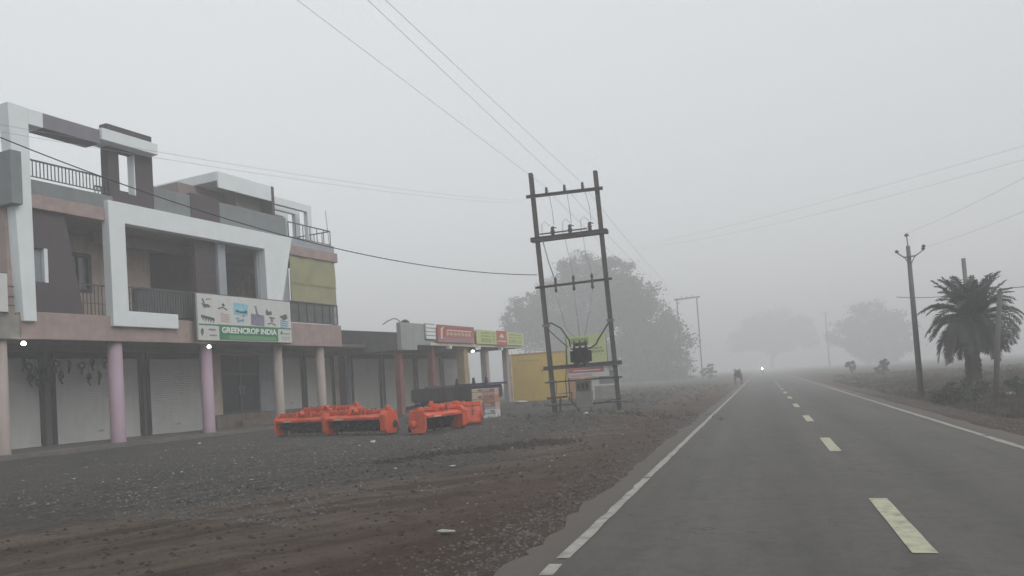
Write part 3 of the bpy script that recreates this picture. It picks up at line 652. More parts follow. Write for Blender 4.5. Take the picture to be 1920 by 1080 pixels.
# hanging spare parts
hs=[(32,678),(45,690),(47,712),(56,697),(65,722),(74,700),(83,703),(92,684),(105,707),(118,682),(143,688),(157,708),(175,705),(186,677),(163,680),(84,718)]
hp=[(-1.33,3.23),(-1.11,3.02),(-1.09,2.66),(-.93,2.88),(-.77,2.47),(-.6,2.82),(-.42,2.83),(-.2,3.12),(-.01,2.73),(.27,3.15),(.76,3.04),(1.03,2.65),(1.41,2.70),(1.67,3.25),(1.18,3.19),(-.4,2.55)]
rnd=random.Random(9)
wd=MB().tube(sag((-2.72,-1.9,3.5),(-2.72,2.0,3.52),.05),.006,5).build('hanging_wire','cable'); wd.matrix_world=Matrix.Translation((-20.37,20.16,0))@Matrix.Rotation(A72,4,'Z'); tag(wd,'thin wire strung in front of the left shutters carrying dark spare parts','wire')
for i,(s_,z) in enumerate(hp):
    l='dark rusty spare part hung on a cord before the leftmost shutter' if s_<-.3 else 'dark rusty spare part hung on a cord before the second shutter'
    e=root('hanging_part',bp(-2.72,s_,z),A72+rnd.uniform(-.6,.6),l,'spare part','spare parts hung before the shutters, left' if s_<-.3 else 'spare parts hung before the shutters, right')
    MB().tube([(0,0,.10),(0,0,3.44-z)],.006,5).build('cord','cable',e)
    b=MB(); k=i%3
    if k==0: b.tube([(0,0,.16),(.03,.04,.0),(-.02,.05,-.18),(.03,-.03,-.34)],[.03,.065,.045,.03],7)
    elif k==1: b.tube([(0,.10*math.cos(t),.02+.10*math.sin(t)) for t in [x*.5 for x in range(13)]],.035,6); b.box((-.03,-.04,-.30),(.03,.04,-.06))
    else: b.blob((0,0,0),(.08,.10,.15),i,8,5,.3); b.bar((0,-.06,-.12),(0,.05,-.30),.045)
    b.build('iron_piece','black',e)

# ------------------------------------------------------------------ low shop row
P1=(-15.29,45.80)
low=root('low_shop_row',(P1[0],P1[1],0),A72,'single storey grey shop row with red columns and a deep flat canopy','building')
def Lw(name,m,*boxes,bevel=0,label=None):
    b=MB()
    for a,c in boxes: b.box(a,c)
    return b.build(name,m,low,bevel=bevel,label=label)
Lw('floor','floor',((.55,-12.6,-.2),(-4.2,.2,.33)),((-.0,-14.0,-.2),(-4.2,-12.6,.33)),bevel=.02)
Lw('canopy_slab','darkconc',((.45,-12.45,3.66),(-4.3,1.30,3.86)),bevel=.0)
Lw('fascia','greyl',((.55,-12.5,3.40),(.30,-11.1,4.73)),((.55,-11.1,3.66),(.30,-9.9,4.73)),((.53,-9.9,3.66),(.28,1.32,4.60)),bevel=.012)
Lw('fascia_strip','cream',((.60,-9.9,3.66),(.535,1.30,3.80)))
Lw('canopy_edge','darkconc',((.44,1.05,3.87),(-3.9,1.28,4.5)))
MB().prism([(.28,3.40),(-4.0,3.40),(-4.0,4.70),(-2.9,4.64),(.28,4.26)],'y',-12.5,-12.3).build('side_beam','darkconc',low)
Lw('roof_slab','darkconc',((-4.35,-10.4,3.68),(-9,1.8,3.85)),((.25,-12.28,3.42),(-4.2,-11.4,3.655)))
lb=[(-10.2,-7.6),(-7.3,-4.05),(-3.8,-.9),(-.65,1.55)]
b=MB(); s0=-10.45
for a,c in lb: b.box((-4.2,s0,0),(-4.42,a,3.66)); b.box((-4.2,a,3.35),(-4.42,c,3.66)); s0=c
b.box((-4.2,1.55,0),(-4.42,1.7,3.66)); b.build('rear_wall','bluegrey',low)
Lw('shop_core','dark',((-4.5,-10.4,0),(-8.8,1.65,3.66)))
for a,c in lb: shutter(low,-4.2,a,c,.45,3.33)
for s_,m_,w_ in ((-12.0,'colred',.15),(-8.95,'colred',.16),(-5.6,'colyellow',.25),(-2.85,'colgrey',.19),(.0,'colgrey',.16)):
    MB().box((-w_,s_-w_,.1),(w_,s_+w_,3.655)).build('column',m_,low,bevel=.015)
for s_ in (-8.0,-4.7,-1.8): Lw('bracket','white',((.70,s_-.08,3.50),(.45,s_+.08,3.655)))
# boards
r1=root('red_shop_board',(P1[0],P1[1],0),A72,'wide faded red shop board with pale lettering on the low canopy','signboard')
MB().box((.66,-9.35,3.82),(.72,-5.35,4.74)).build('panel','signr',r1)
MB().box((.723,-9.3,3.84),(.728,-5.4,4.10)).build('violet_band','signv',r1)
rnd=random.Random(21); b=MB(); s_=-8.9
b.prism([(-9.1,4.0),(-8.9,4.0),(-8.85,4.5),(-8.7,4.6),(-8.75,4.65),(-9.05,4.55)],'x',.735,.742)
s_=-8.45
b.box((.735,s_,4.44),(.742,-5.7,4.50))
while s_<-5.9:
    k=rnd.random(); w_=rnd.uniform(.2,.32)
    b.prism([(s_,4.16),(s_+.07,4.14),(s_+.08,4.43),(s_,4.43)],'x',.735,.742)
    b.prism([(s_+.08,4.3),(s_+w_,4.36),(s_+w_,4.2),(s_+w_-.06,4.2),(s_+w_-.06,4.3),(s_+.08,4.24)],'x',.736,.743)
    s_+=w_+.14
b.build('lettering','cream',r1,fix=False)
MB().box((.735,-9.25,4.64),(.74,-5.4,4.69)).build('top_line','signv',r1)
r2=root('green_shop_board',(P1[0],P1[1],0),A72,'yellow green shop board with a red square at the end of the low canopy','signboard')
MB().box((.66,-5.05,3.82),(.72,1.34,4.62)).build('panel','signy',r2)
MB().box((.723,-2.55,3.76),(.73,-1.15,4.66)).build('red_square','signr',r2)
b=MB()
for (a,c) in ((-4.5,-3.3),(-3.1,-2.75),(-.85,.25),(.45,1.1)):
    for z in (4.42,4.24,4.06,3.94):
        k=a
        while k<c-.08: w_=rnd.uniform(.08,.2); b.box((.724,k,z),(.728,min(c,k+w_),z+rnd.uniform(.06,.10))); k+=w_+.05
b.build('print_lines','signdg',r2)
MB().prism([(-2.2,4.3),(-1.85,4.5),(-1.5,4.3),(-1.85,4.2)],'x',.733,.738).box((.733,-2.4,4.0),(.738,-1.3,4.07)).build('emblem','cream',r2)
r3=root('louvre_rack',(P1[0],P1[1],0),A72,'small white louvred panel left of the red shop board','panel')
b=MB()
for i in range(4): b.box((.60,-10.35,3.98+i*.19),(.66,-9.45,4.13+i*.19))
b.build('slats','text',r3); MB().box((.56,-10.4,3.95),(.595,-9.4,4.76)).build('backing','grey',r3)
hp_=MB().tube([(.1,-13.3,4.62),(.15,-13.0,4.78),(.2,-12.6,4.92),(.25,-12.35,4.92),(.3,-12.2,4.82),(.35,-12.1,4.66)],.022,7).build('bent_pipe','cable'); hp_.matrix_world=Matrix.Translation((P1[0],P1[1],0))@Matrix.Rotation(A72,4,'Z'); tag(hp_,'bent dark hose arching over the corner of the low canopy roof','hose')
a=R(7.2)
def lp(o,s_,z): return (P1[0]+o*math.cos(a)+s_*math.sin(a), P1[1]-o*math.sin(a)+s_*math.cos(a), z)
bulb(lp(.35,-4.95,3.42),'lit white bulb below the green and red shop boards',.075)
wt=MB().lathe([(.2,0),(.22,.02),(.22,.12),(.1,.2),(.03,.22)],(0,0,0),14).build('roof_vent','black'); wt.location=lp(.1,-11.4,4.73); tag(wt,'small dark cap on top of the grey canopy corner','vent')
# pale blue frame under the canopy
e=root('pipe_frame',lp(-1.0,-3.6,.33),A72,'thin pale blue pipe frame standing under the open canopy bay','frame')
b=MB()
for p,q in (((0,-.5,0),(0,-.5,2.2)),((0,.55,0),(0,.55,2.25)),((0,-.5,2.2),(0,.55,2.25)),((0,.02,0),(0,.02,2.2)),((0,-.5,1.0),(0,.55,1.0))): b.tube([p,q],.028,7)
b.build('frame','skyblue',e)

# ------------------------------------------------------------------ painted wall and kiosk
yw=root('painted_wall',(-13.0,49.1,0),0,'yellow painted boundary wall standing beyond the low shop row','wall')
MB().box((-3.0,0,-.2),(3.4,.25,3.28)).build('wall','yellow',yw,bevel=.02)
MB().box((-3.02,-.03,3.29),(3.4,.28,3.40)).build('coping','orangeb',yw,bevel=.01)
MB().box((-3.22,-.06,-.2),(-2.98,.3,3.42)).build('end_pillar','tan',yw,bevel=.02)
MB().box((.9,-.02,-.2),(1.7,.0,3.27)).box((2.0,-.02,-.2),(3.4,.0,3.27)).build('orange_panel','orangeb',yw)
b=MB(); rnd=random.Random(2)
for k in range(9): b.box((-2.5+k*.16,-.012,2.86),(-2.5+k*.16+.1,-.001,2.93))
b.prism([(-1.0,2.2),(-.7,2.35),(-.3,2.5),(-.5,2.2),(-.9,2.1)],'y',-.012,-.001)
b.build('faded_print','colyellow',yw)
kk=root('roadside_kiosk',(-9.6,44.0,0),R(2),'small grey white roadside kiosk behind the twin pole transformer frame','kiosk')
MB().box((.1,0,0),(1.5,1.6,2.15)).build('wall','signw',kk,bevel=.01)
MB().box((.25,-.03,.0),(1.45,-.004,1.0)).build('counter_front','concrete',kk)
MB().box((.55,-.02,1.1),(1.4,-.004,1.85)).build('window','grey',kk)
MB().box((-.1,-.35,2.16),(1.7,1.8,2.24)).build('roof','concrete',kk)
MB().tube([(-1.25,0,0),(-1.25,0,4.0)],.05,8).build('post','metal',kk); MB().tube([(1.1,-.1,2.2),(1.1,-.1,3.95)],.05,8).build('post','metal',kk)
kb=root('kiosk_signboard',(-9.6,43.85,0),R(2),'large yellow green signboard raised above the kiosk behind the transformer','signboard')
MB().box((-1.2,0,2.36),(1.12,.06,4.02)).build('panel','signy',kb)
b=MB(); rnd=random.Random(5)
b.box((-1.0,-.012,3.55),(.1,-.002,3.85)); 
for z in (2.95,3.15):
    k=.25
    while k<.85: w_=rnd.uniform(.08,.16); b.box((k,-.012,z),(k+w_,-.002,z+.12)); k+=w_+.04
b.build('print_lines','signdg',kb)
MB().box((-1.05,-.011,2.5),(-.85,-.002,3.45)).box((-.3,-.011,3.3),(.3,-.002,3.4)).build('pale_print','signw',kb)
kn=root('kiosk_banner',(-9.6,43.80,0),R(2),'low red and white banner strip under the kiosk signboard','banner')
MB().box((-1.22,0,1.55),(1.2,.03,2.28)).build('sheet','signw',kn)
MB().box((-1.2,-.01,1.82),(.9,-.002,2.12)).build('red_stripe','signr',kn); MB().box((-1.2,-.01,1.6),(.2,-.002,1.75)).build('faded_stripe','inkr',kn)
MB().box((-.9,-.016,1.93),(.7,-.011,1.97)).build('lettering','text',kn)

# ------------------------------------------------------------------ twin pole transformer frame
hf=root('transformer_frame',(0,26,0),0,'leaning twin pole steel frame with crossarms and insulators by the yard','utility frame')
LB,LT=(-6.97,0,.0),(-7.31,0,8.85); RB,RT=(-4.70,0,-.05),(-5.0,0,8.6)
def lx(z): return LB[0]+(LT[0]-LB[0])*z/8.85
def rx(z): return RB[0]+(RT[0]-RB[0])*z/8.6
MB().ibeam(LB,LT,.17).build('pole','steel',hf); MB().ibeam(RB,RT,.17).build('pole','steel',hf)
def arm(zl,zr,h,ext=.22,yo=.11,m='steel',nm='crossarm'):
    b=MB(); b.bar((lx(zl)-ext,-yo,zl),(rx(zr)+ext,-yo,zr),.05,h); b.bar((lx(zl)-ext,-yo-.03,zl+h/2),(rx(zr)+ext,-yo-.03,zr+h/2),.06,.012); b.bar((lx(zl)-ext,-yo-.03,zl-h/2),(rx(zr)+ext,-yo-.03,zr-h/2),.06,.012)
    return b.build(nm,m,hf)
arm(8.0,7.94,.10); arm(6.46,6.47,.15); arm(6.46,6.47,.13,yo=-.12); arm(4.76,4.82,.065); arm(1.92,1.96,.12,nm='platform_beam'); arm(1.92,1.96,.12,yo=-.13,nm='platform_beam')
arm(1.42,1.47,.035); arm(.62,.64,.03,ext=.3)
MB().bar((lx(.87)-.2,-.12,.87),(-6.5,-.12,.90),.07,.08).build('bracket','rust',hf)
MB().bar((-6.72,-.12,.85),(-6.82,-.05,.12),.05,.05).build('brace','steel',hf)
MB().box((lx(6.5)+.15,-.2,6.60),(rx(6.5)-.45,-.14,6.64)).build('switch_rod','steel',hf)
for z in (3.42,1.44,.64,.3):
    MB().box((lx(z)-.12,-.1,z-.04),(lx(z)+.12,.1,z+.04)).build('clamp','boxgrey',hf); MB().box((rx(z)-.12,-.1,z-.04),(rx(z)+.12,.1,z+.04)).build('clamp','boxgrey',hf)
ins=[(.0,-.0),(.055,.0),(.055,.03),(.028,.05),(.06,.07),(.06,.09),(.03,.11),(.05,.13),(.05,.16),(.02,.2)]
for x in (-6.75,-6.10,-5.46): MB().lathe([(.02,-.05)]+ins[1:],(x,-.1,8.06),10).build('pin_insulator','porcelain',hf)
for x in (-6.62,-6.00,-5.30):
    b=MB(); b.lathe([(.03,0),(.07,.03),(.07,.07),(.04,.09),(.08,.12),(.08,.16),(.04,.18),(.07,.21),(.07,.25),(.03,.3)],(x,-.1,6.55),10); b.bar((x,-.1,6.85),(x+.14,-.1,6.78),.03); b.build('switch_insulator','porcelain',hf)
for x in (-6.62,-5.98,-5.33):
    b=MB(); b.lathe([(.02,-.26),(.05,-.22),(.05,-.14),(.03,-.1),(.055,-.05),(.04,0),(.055,.06),(.03,.1),(.05,.14),(.05,.22),(.02,.28)],(x,-.16,4.79),9); b.build('fuse','porcelain',hf)
jn=[]
def hw(pts,r,nm='jumper_wire',m='cable'): return MB().tube(pts,r,6).build(nm,m,hf)
for x,x2 in ((-6.66,-6.60),(-6.02,-5.98),(-5.40,-5.28)): hw([(x,-.1,7.98),(x2+.02,-.12,7.4),(x2+.04,-.1,6.9)],.010,m='wire')
for x in (-7.0,-6.25,-5.6): hw([(x,-.1,6.55),(x+.0,-.12,6.95),(x+.12,-.12,7.05),(x+.3,-.1,6.88)],.010,m='wire')
hw([(-7.0,-.1,6.4),(-6.82,-.14,5.6),(-6.66,-.16,5.06)],.022,m='wire'); hw([(-6.2,-.1,6.4),(-6.08,-.14,5.7),(-5.98,-.16,5.06)],.009,m='wire'); hw([(-5.55,-.1,6.4),(-5.5,-.14,5.8),(-5.33,-.16,5.06)],.009,m='wire')
hw([(-6.62,-.16,4.52),(-6.52,-.1,3.9),(-6.36,-.05,3.2),(-6.1,0,2.95)],.016,m='wire'); hw([(-5.98,-.16,4.52),(-5.96,-.1,3.8),(-5.93,0,2.96)],.012,m='wire'); hw([(-5.33,-.16,4.52),(-5.5,-.1,3.8),(-5.75,0,2.95)],.010,m='wire')
hw([(lx(3.42),-.05,3.42),(-6.9,-.1,3.50),(-6.55,-.1,3.28),(-6.30,-.05,2.85),(-6.28,0,2.6)],.026)
hw([(lx(3.35),-.05,3.35),(-6.7,-.1,2.95),(-6.35,-.1,2.60)],.018); hw([(rx(3.4),-.05,3.42),(-5.3,-.08,2.75),(-5.35,-.05,2.65),(-5.62,0,2.5)],.028)
hw([(-6.42,-.08,2.6),(-6.45,-.1,1.9),(-6.5,-.12,1.4),(-6.48,-.14,.9),(-6.3,-.14,.72),(-6.15,-.14,.55),(-6.02,-.14,.5)],.016)
hw([(-6.85,-.1,1.4),(-6.85,-.12,1.0),(-6.6,-.12,1.02),(-6.28,-.14,1.04)],.012); hw([(-6.3,-.14,1.05),(-6.32,-.15,.7),(-6.12,-.14,.45),(-6.1,-.1,.1)],.018)
hw([(-5.62,-.14,.6),(-5.3,-.14,.62),(-4.9,-.12,.72),(-4.6,-.1,.74)],.014); hw([(rx(1),0,.66),(-4.1,-.05,.55),(-4.05,-.05,.1)],.012)
tr=root('pole_transformer',(-5.93,26,1.99),0,'black oil filled transformer with bushings on the twin pole frame','transformer')
MB().box((-.24,-.2,.04),(.24,.2,.52)).build('tank','black',tr,bevel=.02)
b=MB()
for i in range(9): b.box((-.26+i*.0625,-.32,.08),(-.25+i*.0625,-.2,.46)); b.box((-.26+i*.0625,.2,.08),(-.25+i*.0625,.32,.46))
for i in range(5): b.box((-.34,-.18+i*.09,.08),(-.24,-.17+i*.09,.46)); b.box((.24,-.18+i*.09,.08),(.34,-.17+i*.09,.46))
b.build('cooling_fin','black',tr)
MB().box((-.30,-.26,.52),(.30,.26,.56)).build('lid','black',tr,bevel=.008)
for x in (-.2,0,.2): MB().lathe([(.03,0),(.055,.03),(.03,.06),(.055,.09),(.03,.12),(.05,.15),(.015,.28)],(x,-.05,.56),9).build('bushing','porcelain',tr)
MB().tube([(-.22,.15,.70),(.22,.15,.70)],.06,12).build('oil_conservator','black',tr)
MB().box((-.2,-.3,-.04),(-.12,.3,.04)).box((.12,-.3,-.04),(.2,.3,.04)).build('skid','black',tr)
db=root('distribution_box',(-5.88,25.9,.50),0,'grey low tension box with dark upper compartment hung below the transformer','electrical box')
MB().box((-.27,-.12,0),(.29,.12,.56)).build('lower_door','boxgrey',db,bevel=.01)
MB().box((-.25,-.13,.565),(.23,.12,.90)).build('fuse_compartment','darkconc',db,bevel=.01)
MB().box((-.28,-.16,.90),(.26,.14,.93)).build('hood','boxgrey',db)
for x in (-.15,0,.14): MB().box((x-.04,-.145,.64),(x+.04,-.13,.82)).build('fuse_holder','black',db)
MB().bar((-.2,0,0),(-.2,0,-.45),.04).bar((.2,0,0),(.2,0,-.45),.04).build('leg','steel',db)

# far twin pole frame
ff=root('distant_twin_pole',(0,128,0),0,'faint distant twin pole frame fading in the fog beside the road','utility frame')
b1=(-12.6,0,-.1); b2=(-9.35,0,-.1)
MB().ibeam(b1,(-12.57,0,13.6),.22).build('pole','steel',ff); MB().ibeam(b2,(-9.38,0,13.6),.22).build('pole','steel',ff)
b=MB().bar((-13.0,-.14,13.35),(-8.85,-.14,13.5),.12,.22); b.build('crossarm','steel',ff)
for x in (-11.8,-11.0,-10.1): MB().lathe([(.02,0),(.08,.04),(.05,.1),(.08,.15),(.02,.25)],(x,-.14,13.6),8).build('pin_insulator','porcelain',ff)

# ------------------------------------------------------------------ right side poles
rp=root('power_pole',(5.88,34,0),0,'slim power pole with V shaped arms carrying insulators on the right verge','utility pole')
MB().tube([(0,0,-.1),(-.02,0,3),(-.04,0,5.95)],[.115,.10,.075],10).build('pole','polec',rp)
MB().bar((-.04,0,5.9),(-.06,0,6.35),.035).lathe([(.03,0),(.09,.03),(.09,.07),(.05,.09),(.02,.14)],(-.06,0,6.33),10).build('top_pin','polec',rp)
b=MB(); b.bar((-.25,-.08,5.50),(.20,-.08,5.52),.05,.05); b.bar((-.24,-.08,5.51),(-.46,-.08,5.70),.04); b.bar((.20,-.08,5.53),(.48,-.08,5.72),.04); b.bar((-.2,-.08,5.48),(-.05,-.08,5.2),.03); b.bar((.16,-.08,5.5),(.0,-.08,5.2),.03); b.build('crossarm','polec',rp)
for x,z in ((-.47,5.72),(.48,5.74),(.5,5.84)): MB().lathe([(.02,-.02),(.075,.01),(.075,.05),(.04,.08),(.02,.1)],(x,-.08,z),10).build('insulator','porcelain',rp)
lp3=root('leaning_pole',(6.94,28,0),0,'leaning low pole with a slack crosswire beside the palm','utility pole')
MB().tube([(0,0,-.1),(.18,0,1.7),(.38,0,3.42)],[.085,.08,.07],10).build('pole','polec',lp3)
MB().bar((.15,-.06,3.40),(.72,-.06,3.50),.04,.05).build('crossarm','polec',lp3)
MB().lathe([(.02,0),(.05,.02),(.05,.06),(.02,.1)],(.40,0,3.42),9).build('insulator','porcelain',lp3)
bp3=root('distant_pole',(10.3,45,0),0,'pale thin pole rising behind the palm crown','utility pole')
MB().tube([(0,0,-.1),(-.05,0,6.45)],[.13,.10],10).build('pole','polec',bp3)
fp=root('distant_pole',(18.4,240,0),0,'very faint thin pole far along the right road side','utility pole')
MB().tube([(0,0,-.1),(-.1,0,16.5)],[.18,.13],8).build('pole','polec',fp); MB().bar((-1.1,0,15.8),(1.0,0,15.8),.13,.13).build('crossarm','polec',fp)

# ------------------------------------------------------------------ wires
def wire(p,q,s,r,m,label,group=None,cat='wire'):
    o=MB().tube(sag(p,q,s,40),r,6).build('overhead_wire',m); return tag(o,label,cat,group)
wire((-7.29,25.9,5.22),(-15.36,12.0,7.55),.75,.0135,'cable','thick black cable sagging past the building front to the twin pole frame')
wire((-7.61,25.9,7.90),(-7.67,6.0,4.62),.15,.0022,'wire','upper of two thin wires running left from the twin pole frame')
wire((-7.61,25.9,7.80),(-7.70,6.0,4.55),.16,.0022,'wire','lower of two thin wires running left from the twin pole frame')
def ext(p,q,k): return tuple(p[i]+(q[i]-p[i])*k for i in range(3))
for A_,B_,l in (((-6.75,25.9,8.25),(-7.57,12,8.72),'left one of the three power lines overhead from the twin pole frame'),((-6.10,25.9,8.25),(-6.12,12,8.38),'middle one of the three power lines overhead from the twin pole frame'),((-5.46,25.9,8.22),(-5.78,12,8.31),'right one of the three power lines overhead from the twin pole frame')):
    wire(A_,ext(A_,B_,2.2),.02,.0042,'wire',l)
for A_,B_,l in (((-6.75,25.9,8.2),(-11.8,127.8,13.8),'left'),((-6.10,25.9,8.2),(-11.0,127.8,13.8),'middle'),((-5.46,25.9,8.2),(-10.1,127.8,13.8),'right')):
    wire(A_,B_,1.3,.006,'wire',l+' power line running on from the near to the distant twin pole frame')
wire((-6.56,45,9.0),(9.9,19.5,6.75),.25,.0030,'wire','upper of two thin wires crossing high over the road')
wire((-6.72,46,9.0),(9.7,19.5,6.40),.40,.0030,'wire','lower of two thin wires crossing high over the road')
wire((5.82,34,6.45),(7.6,14,5.95),.2,.0034,'wire','thin wire rising right from the top pin of the power pole')
wire((6.36,33.9,5.8),(8.1,14,5.3),.22,.0034,'wire','thin wire rising right from the right arm of the power pole')
wire((5.6,36.0,4.10),(7.35,28,3.50),.12,.012,'cable','slack dark wire from left of the palm to the leaning pole')
wire((7.35,28,3.50),(8.6,20,3.35),.12,.012,'cable','slack dark wire from the leaning pole out to the right')

# ------------------------------------------------------------------ rotary tillers
def tiller(label,loc,rz,L=2.5,rb=False):
    e=root('rotary_tiller',loc,rz,label,'rotary tiller','orange rotary tillers parked in the yard'); h=L/2
    b=MB()
    prof=[(-.40,.46),(-.41,.53),(-.30,.60),(-.05,.62),(.12,.60),(.17,.48),(.14,.48),(.09,.57),(-.05,.59),(-.28,.57),(-.385,.52),(-.37,.46)]
    b.prism(prof,'x',-h+.05,h-.05); b.build('hood','orange',e,bevel=.004)
    for s_ in (-1,1):
        pl=[(-.36,.05),(-.43,.18),(-.43,.56),(-.34,.67),(-.02,.70),(.12,.62),(.17,.30),(.05,.05)]
        p_=MB().prism(pl,'x',s_*(h-.05),s_*h).build('side_plate','orange',e,bevel=.008)
        MB().lathe([(.001,0),(.09,0),(.11,.015),(.11,.03),(.06,.05),(.001,.05)],(s_*h,-.02,.30),18,Matrix.Rotation(s_*math.pi/2,3,'Y')).build('bearing_cover','orange' if s_<0 else 'black',p_)
        MB().bar((s_*(h-.03),-.3,.03),(s_*(h-.03),.12,.0),.05,.05).build('skid','black',p_)
    # broad gear case at one end
    MB().prism([(-.42,.12),(-.44,.60),(-.34,.71),(-.02,.72),(.10,.60),(.10,.15),(-.05,.06),(-.3,.06)],'x',h-.24,h-.06).build('gear_case','orange',e,bevel=.02)
    b=MB().tube([(-h+.06,-.02,.30),(h-.36,-.02,.30)],.055,12); n=int((L-.5)/.16)
    for i in range(n+1):
        x=-h+.12+i*(L-.55)/n; b.lathe([(.13,-.01),(.13,.01)],(x,-.02,.30),12,Matrix.Rotation(math.pi/2,3,'Y'))
        for k in range(4):
            t=k*math.pi/2+i*.6; c,s_=math.cos(t),math.sin(t)
            p0=Vector((x,-.02+c*.1,.30+s_*.1)); p1=Vector((x,-.02+c*.25,.30+s_*.25)); p2=p1+Vector((.07*(1 if k%2 else -1),-s_*.05,c*.05))
            b.bar(p0,p1,.012,.05); b.bar(p1,p2,.045,.012)
    b.build('rotor','greymetal',e)
    MB().prism([(.13,.50),(.17,.50),(.24,.14),(.22,.08),(.19,.10)],'x',-h+.06,h-.06).build('rear_board','orange' if rb else 'black',e,bevel=.004)  # board coloured black to stand for shade beneath the hood, orange with rb
    b=MB(); b.box((-h+.02,-.20,.66),(h-.02,-.08,.76)); b.box((-h+.02,.06,.62),(h-.02,.12,.69)); b.build('frame_tube','orange',e,bevel=.012)
    b=MB().box((-.20,-.24,.60),(.16,.12,.755)).lathe([(.09,0),(.10,.04),(.06,.07),(.05,.14)],(-.02,-.26,.72),14,Matrix.Rotation(math.pi/2,3,'X')); b.build('gearbox','orange',e,bevel=.02)
    MB().tube([(-.02,-.24,.72),(-.02,-.42,.74)],.03,10).build('input_shaft','black',e)
    b=MB()
    for s_ in (-.34,.30): b.prism([(-.30,.60),(-.24,.79),(-.14,.79),(.05,.66),(.05,.60)],'x',s_,s_+.025)
    b.bar((-.34,-.18,.78),(.32,-.18,.78),.03); b.build('hitch_bracket','orange',e,bevel=.003)
    for s_ in (-h+.35,-h+.62,-.42,.5,h-.62): MB().lathe([(.03,0),(.03,.025),(.018,.03)],(s_,-.14,.76),6).build('bolt','black',e)
    b=MB()
    for s_ in (-h+.3,h-.5): b.bar((s_,.1,.69),(s_,.25,.34),.03)
    b.build('spring_rod','greymetal',e)
    MB().box((h-.20,-.22,.70),(h-.06,-.06,.86)).build('chain_case_cap','orange',e,bevel=.03)
    MB().box((-h+.45,-.418,.475),(-h+.80,-.412,.515)).build('decal','cream',e)
    return e
def gz(x,y): return ground_h(x,y)+.0
for l,x,y,z,a_,L_,rb in (('orange rotary tiller at the left end of the front row',-13.92,21.5,0,-14,2.40,False),('orange rotary tiller in the middle with its wide end plate to the right',-11.62,20.85,0,-14,2.50,False),
    ('orange rotary tiller mostly hidden behind the front left one',-14.35,23.7,.12,-9,2.45,False),('orange rotary tiller turned end on beside the gap',-9.17,20.65,0,80,2.2,False),('orange rotary tiller at the far right end with a white label',-9.55,23.1,0,202,1.75,True)):
    t=tiller(l,(x,y,gz(x,y)+z),R(a_),L_,rb)
for k,yy in enumerate((23.6,24.2)):
    o=MB().box((-1.3,-.06,-.04),(1.3,.06,.14)).build('timber_beam','bark',bevel=.01); o.location=(-14.35,yy,gz(-14.35,yy)-.02); o.rotation_euler[2]=R(-9); tag(o,('front' if k==0 else 'rear')+' timber beam under the hidden rotary tiller','timber')
last=t; MB().obox((.55,.222,.32),(.26,.012,.15),Matrix.Rotation(.19,3,'X')).build('data_plate','text',last)

# ------------------------------------------------------------------ trailer and crates
tl=root('farm_trailer',(-12.35,30.0,.2),R(-6),'grimy dark farm trailer with blue top rail parked before the low shops','trailer')
MB().box((-1.55,-.9,.72),(1.75,.9,.80)).build('bed','truckd',tl,bevel=.01)
MB().box((-1.55,-.93,.80),(1.75,-.88,1.28)).build('side_panel','truckd',tl,bevel=.008); MB().box((-1.55,.88,.80),(1.75,.93,1.28)).build('side_panel','truckd',tl,bevel=.008)
MB().box((-1.60,-.88,.80),(-1.555,.88,1.22)).build('head_board','truckd',tl); MB().box((1.755,-.88,.80),(1.80,.88,1.22)).build('tail_board','truckd',tl)
b=MB()
for i in range(7): MB().box((-1.5+i*.53,-.96,.74),(-1.45+i*.53,-.932,1.26)).build('stake','truckd',tl)
b=MB(); b.box((.55,-.97,1.285),(2.0,-.86,1.37)); b.box((.55,.86,1.285),(2.0,.97,1.37)); b.box((1.9,-.86,1.29),(2.0,.86,1.36)); b.build('top_rail','blue',tl)
for x in (.62,1.38,1.95): MB().prism([(x-.07,1.37),(x+.07,1.37),(x+.03,1.60),(x-.03,1.60)],'y',-.95,-.88).build('rail_post','blue',tl)
MB().box((-1.4,-.5,.55),(1.6,-.4,.715)).box((-1.4,.4,.55),(1.6,.5,.715)).box((-.1,-.75,.38),(.1,.75,.54)).build('chassis','black',tl)
MB().bar((-1.4,-.3,.6),(-2.3,0,.5),.09).bar((-1.4,.3,.6),(-2.3,0,.5),.09).lathe([(.12,-.05),(.12,.05)],(-2.3,0,.5),12).build('drawbar','black',tl)
for x in (-.55,.55,):
    for y in (-.75,.75):
        w_=MB().lathe([(.20,-.10),(.33,-.11),(.38,-.07),(.38,.07),(.33,.11),(.20,.10)],(x,y,.38),20,Matrix.Rotation(math.pi/2,3,'X')).build('wheel','tyre',tl)
        MB().lathe([(.19,-.08),(.19,.08),(.05,.11)],(x,y,.38),14,Matrix.Rotation(math.pi/2 if y<0 else -math.pi/2,3,'X')).build('rim','truckd',w_)
MB().box((-1.2,-.6,.80),(.4,.6,1.36)).build('load','truckd',tl,bevel=.08)
cr=[(0,0,.30,'inkr','lowest left pinkish box of the stack beside the trailer'),(1,0,.30,'signw','lowest right whitish box of the stack beside the trailer'),(0,1,.26,'signv','faded violet box second from the bottom on the left of the stack'),(1,1,.26,'inkr','pale pink box second from the bottom on the right of the stack'),
    (0,2,.30,'cream','cream box in the left middle of the stack'),(1,2,.30,'orangeb','orange box in the right middle of the stack'),(0,3,.26,'cream','top left cream box of the stack beside the trailer'),(1,3,.26,'inkr','top right pink box of the stack beside the trailer')]
zz=[0,0]; rnd=random.Random(8)
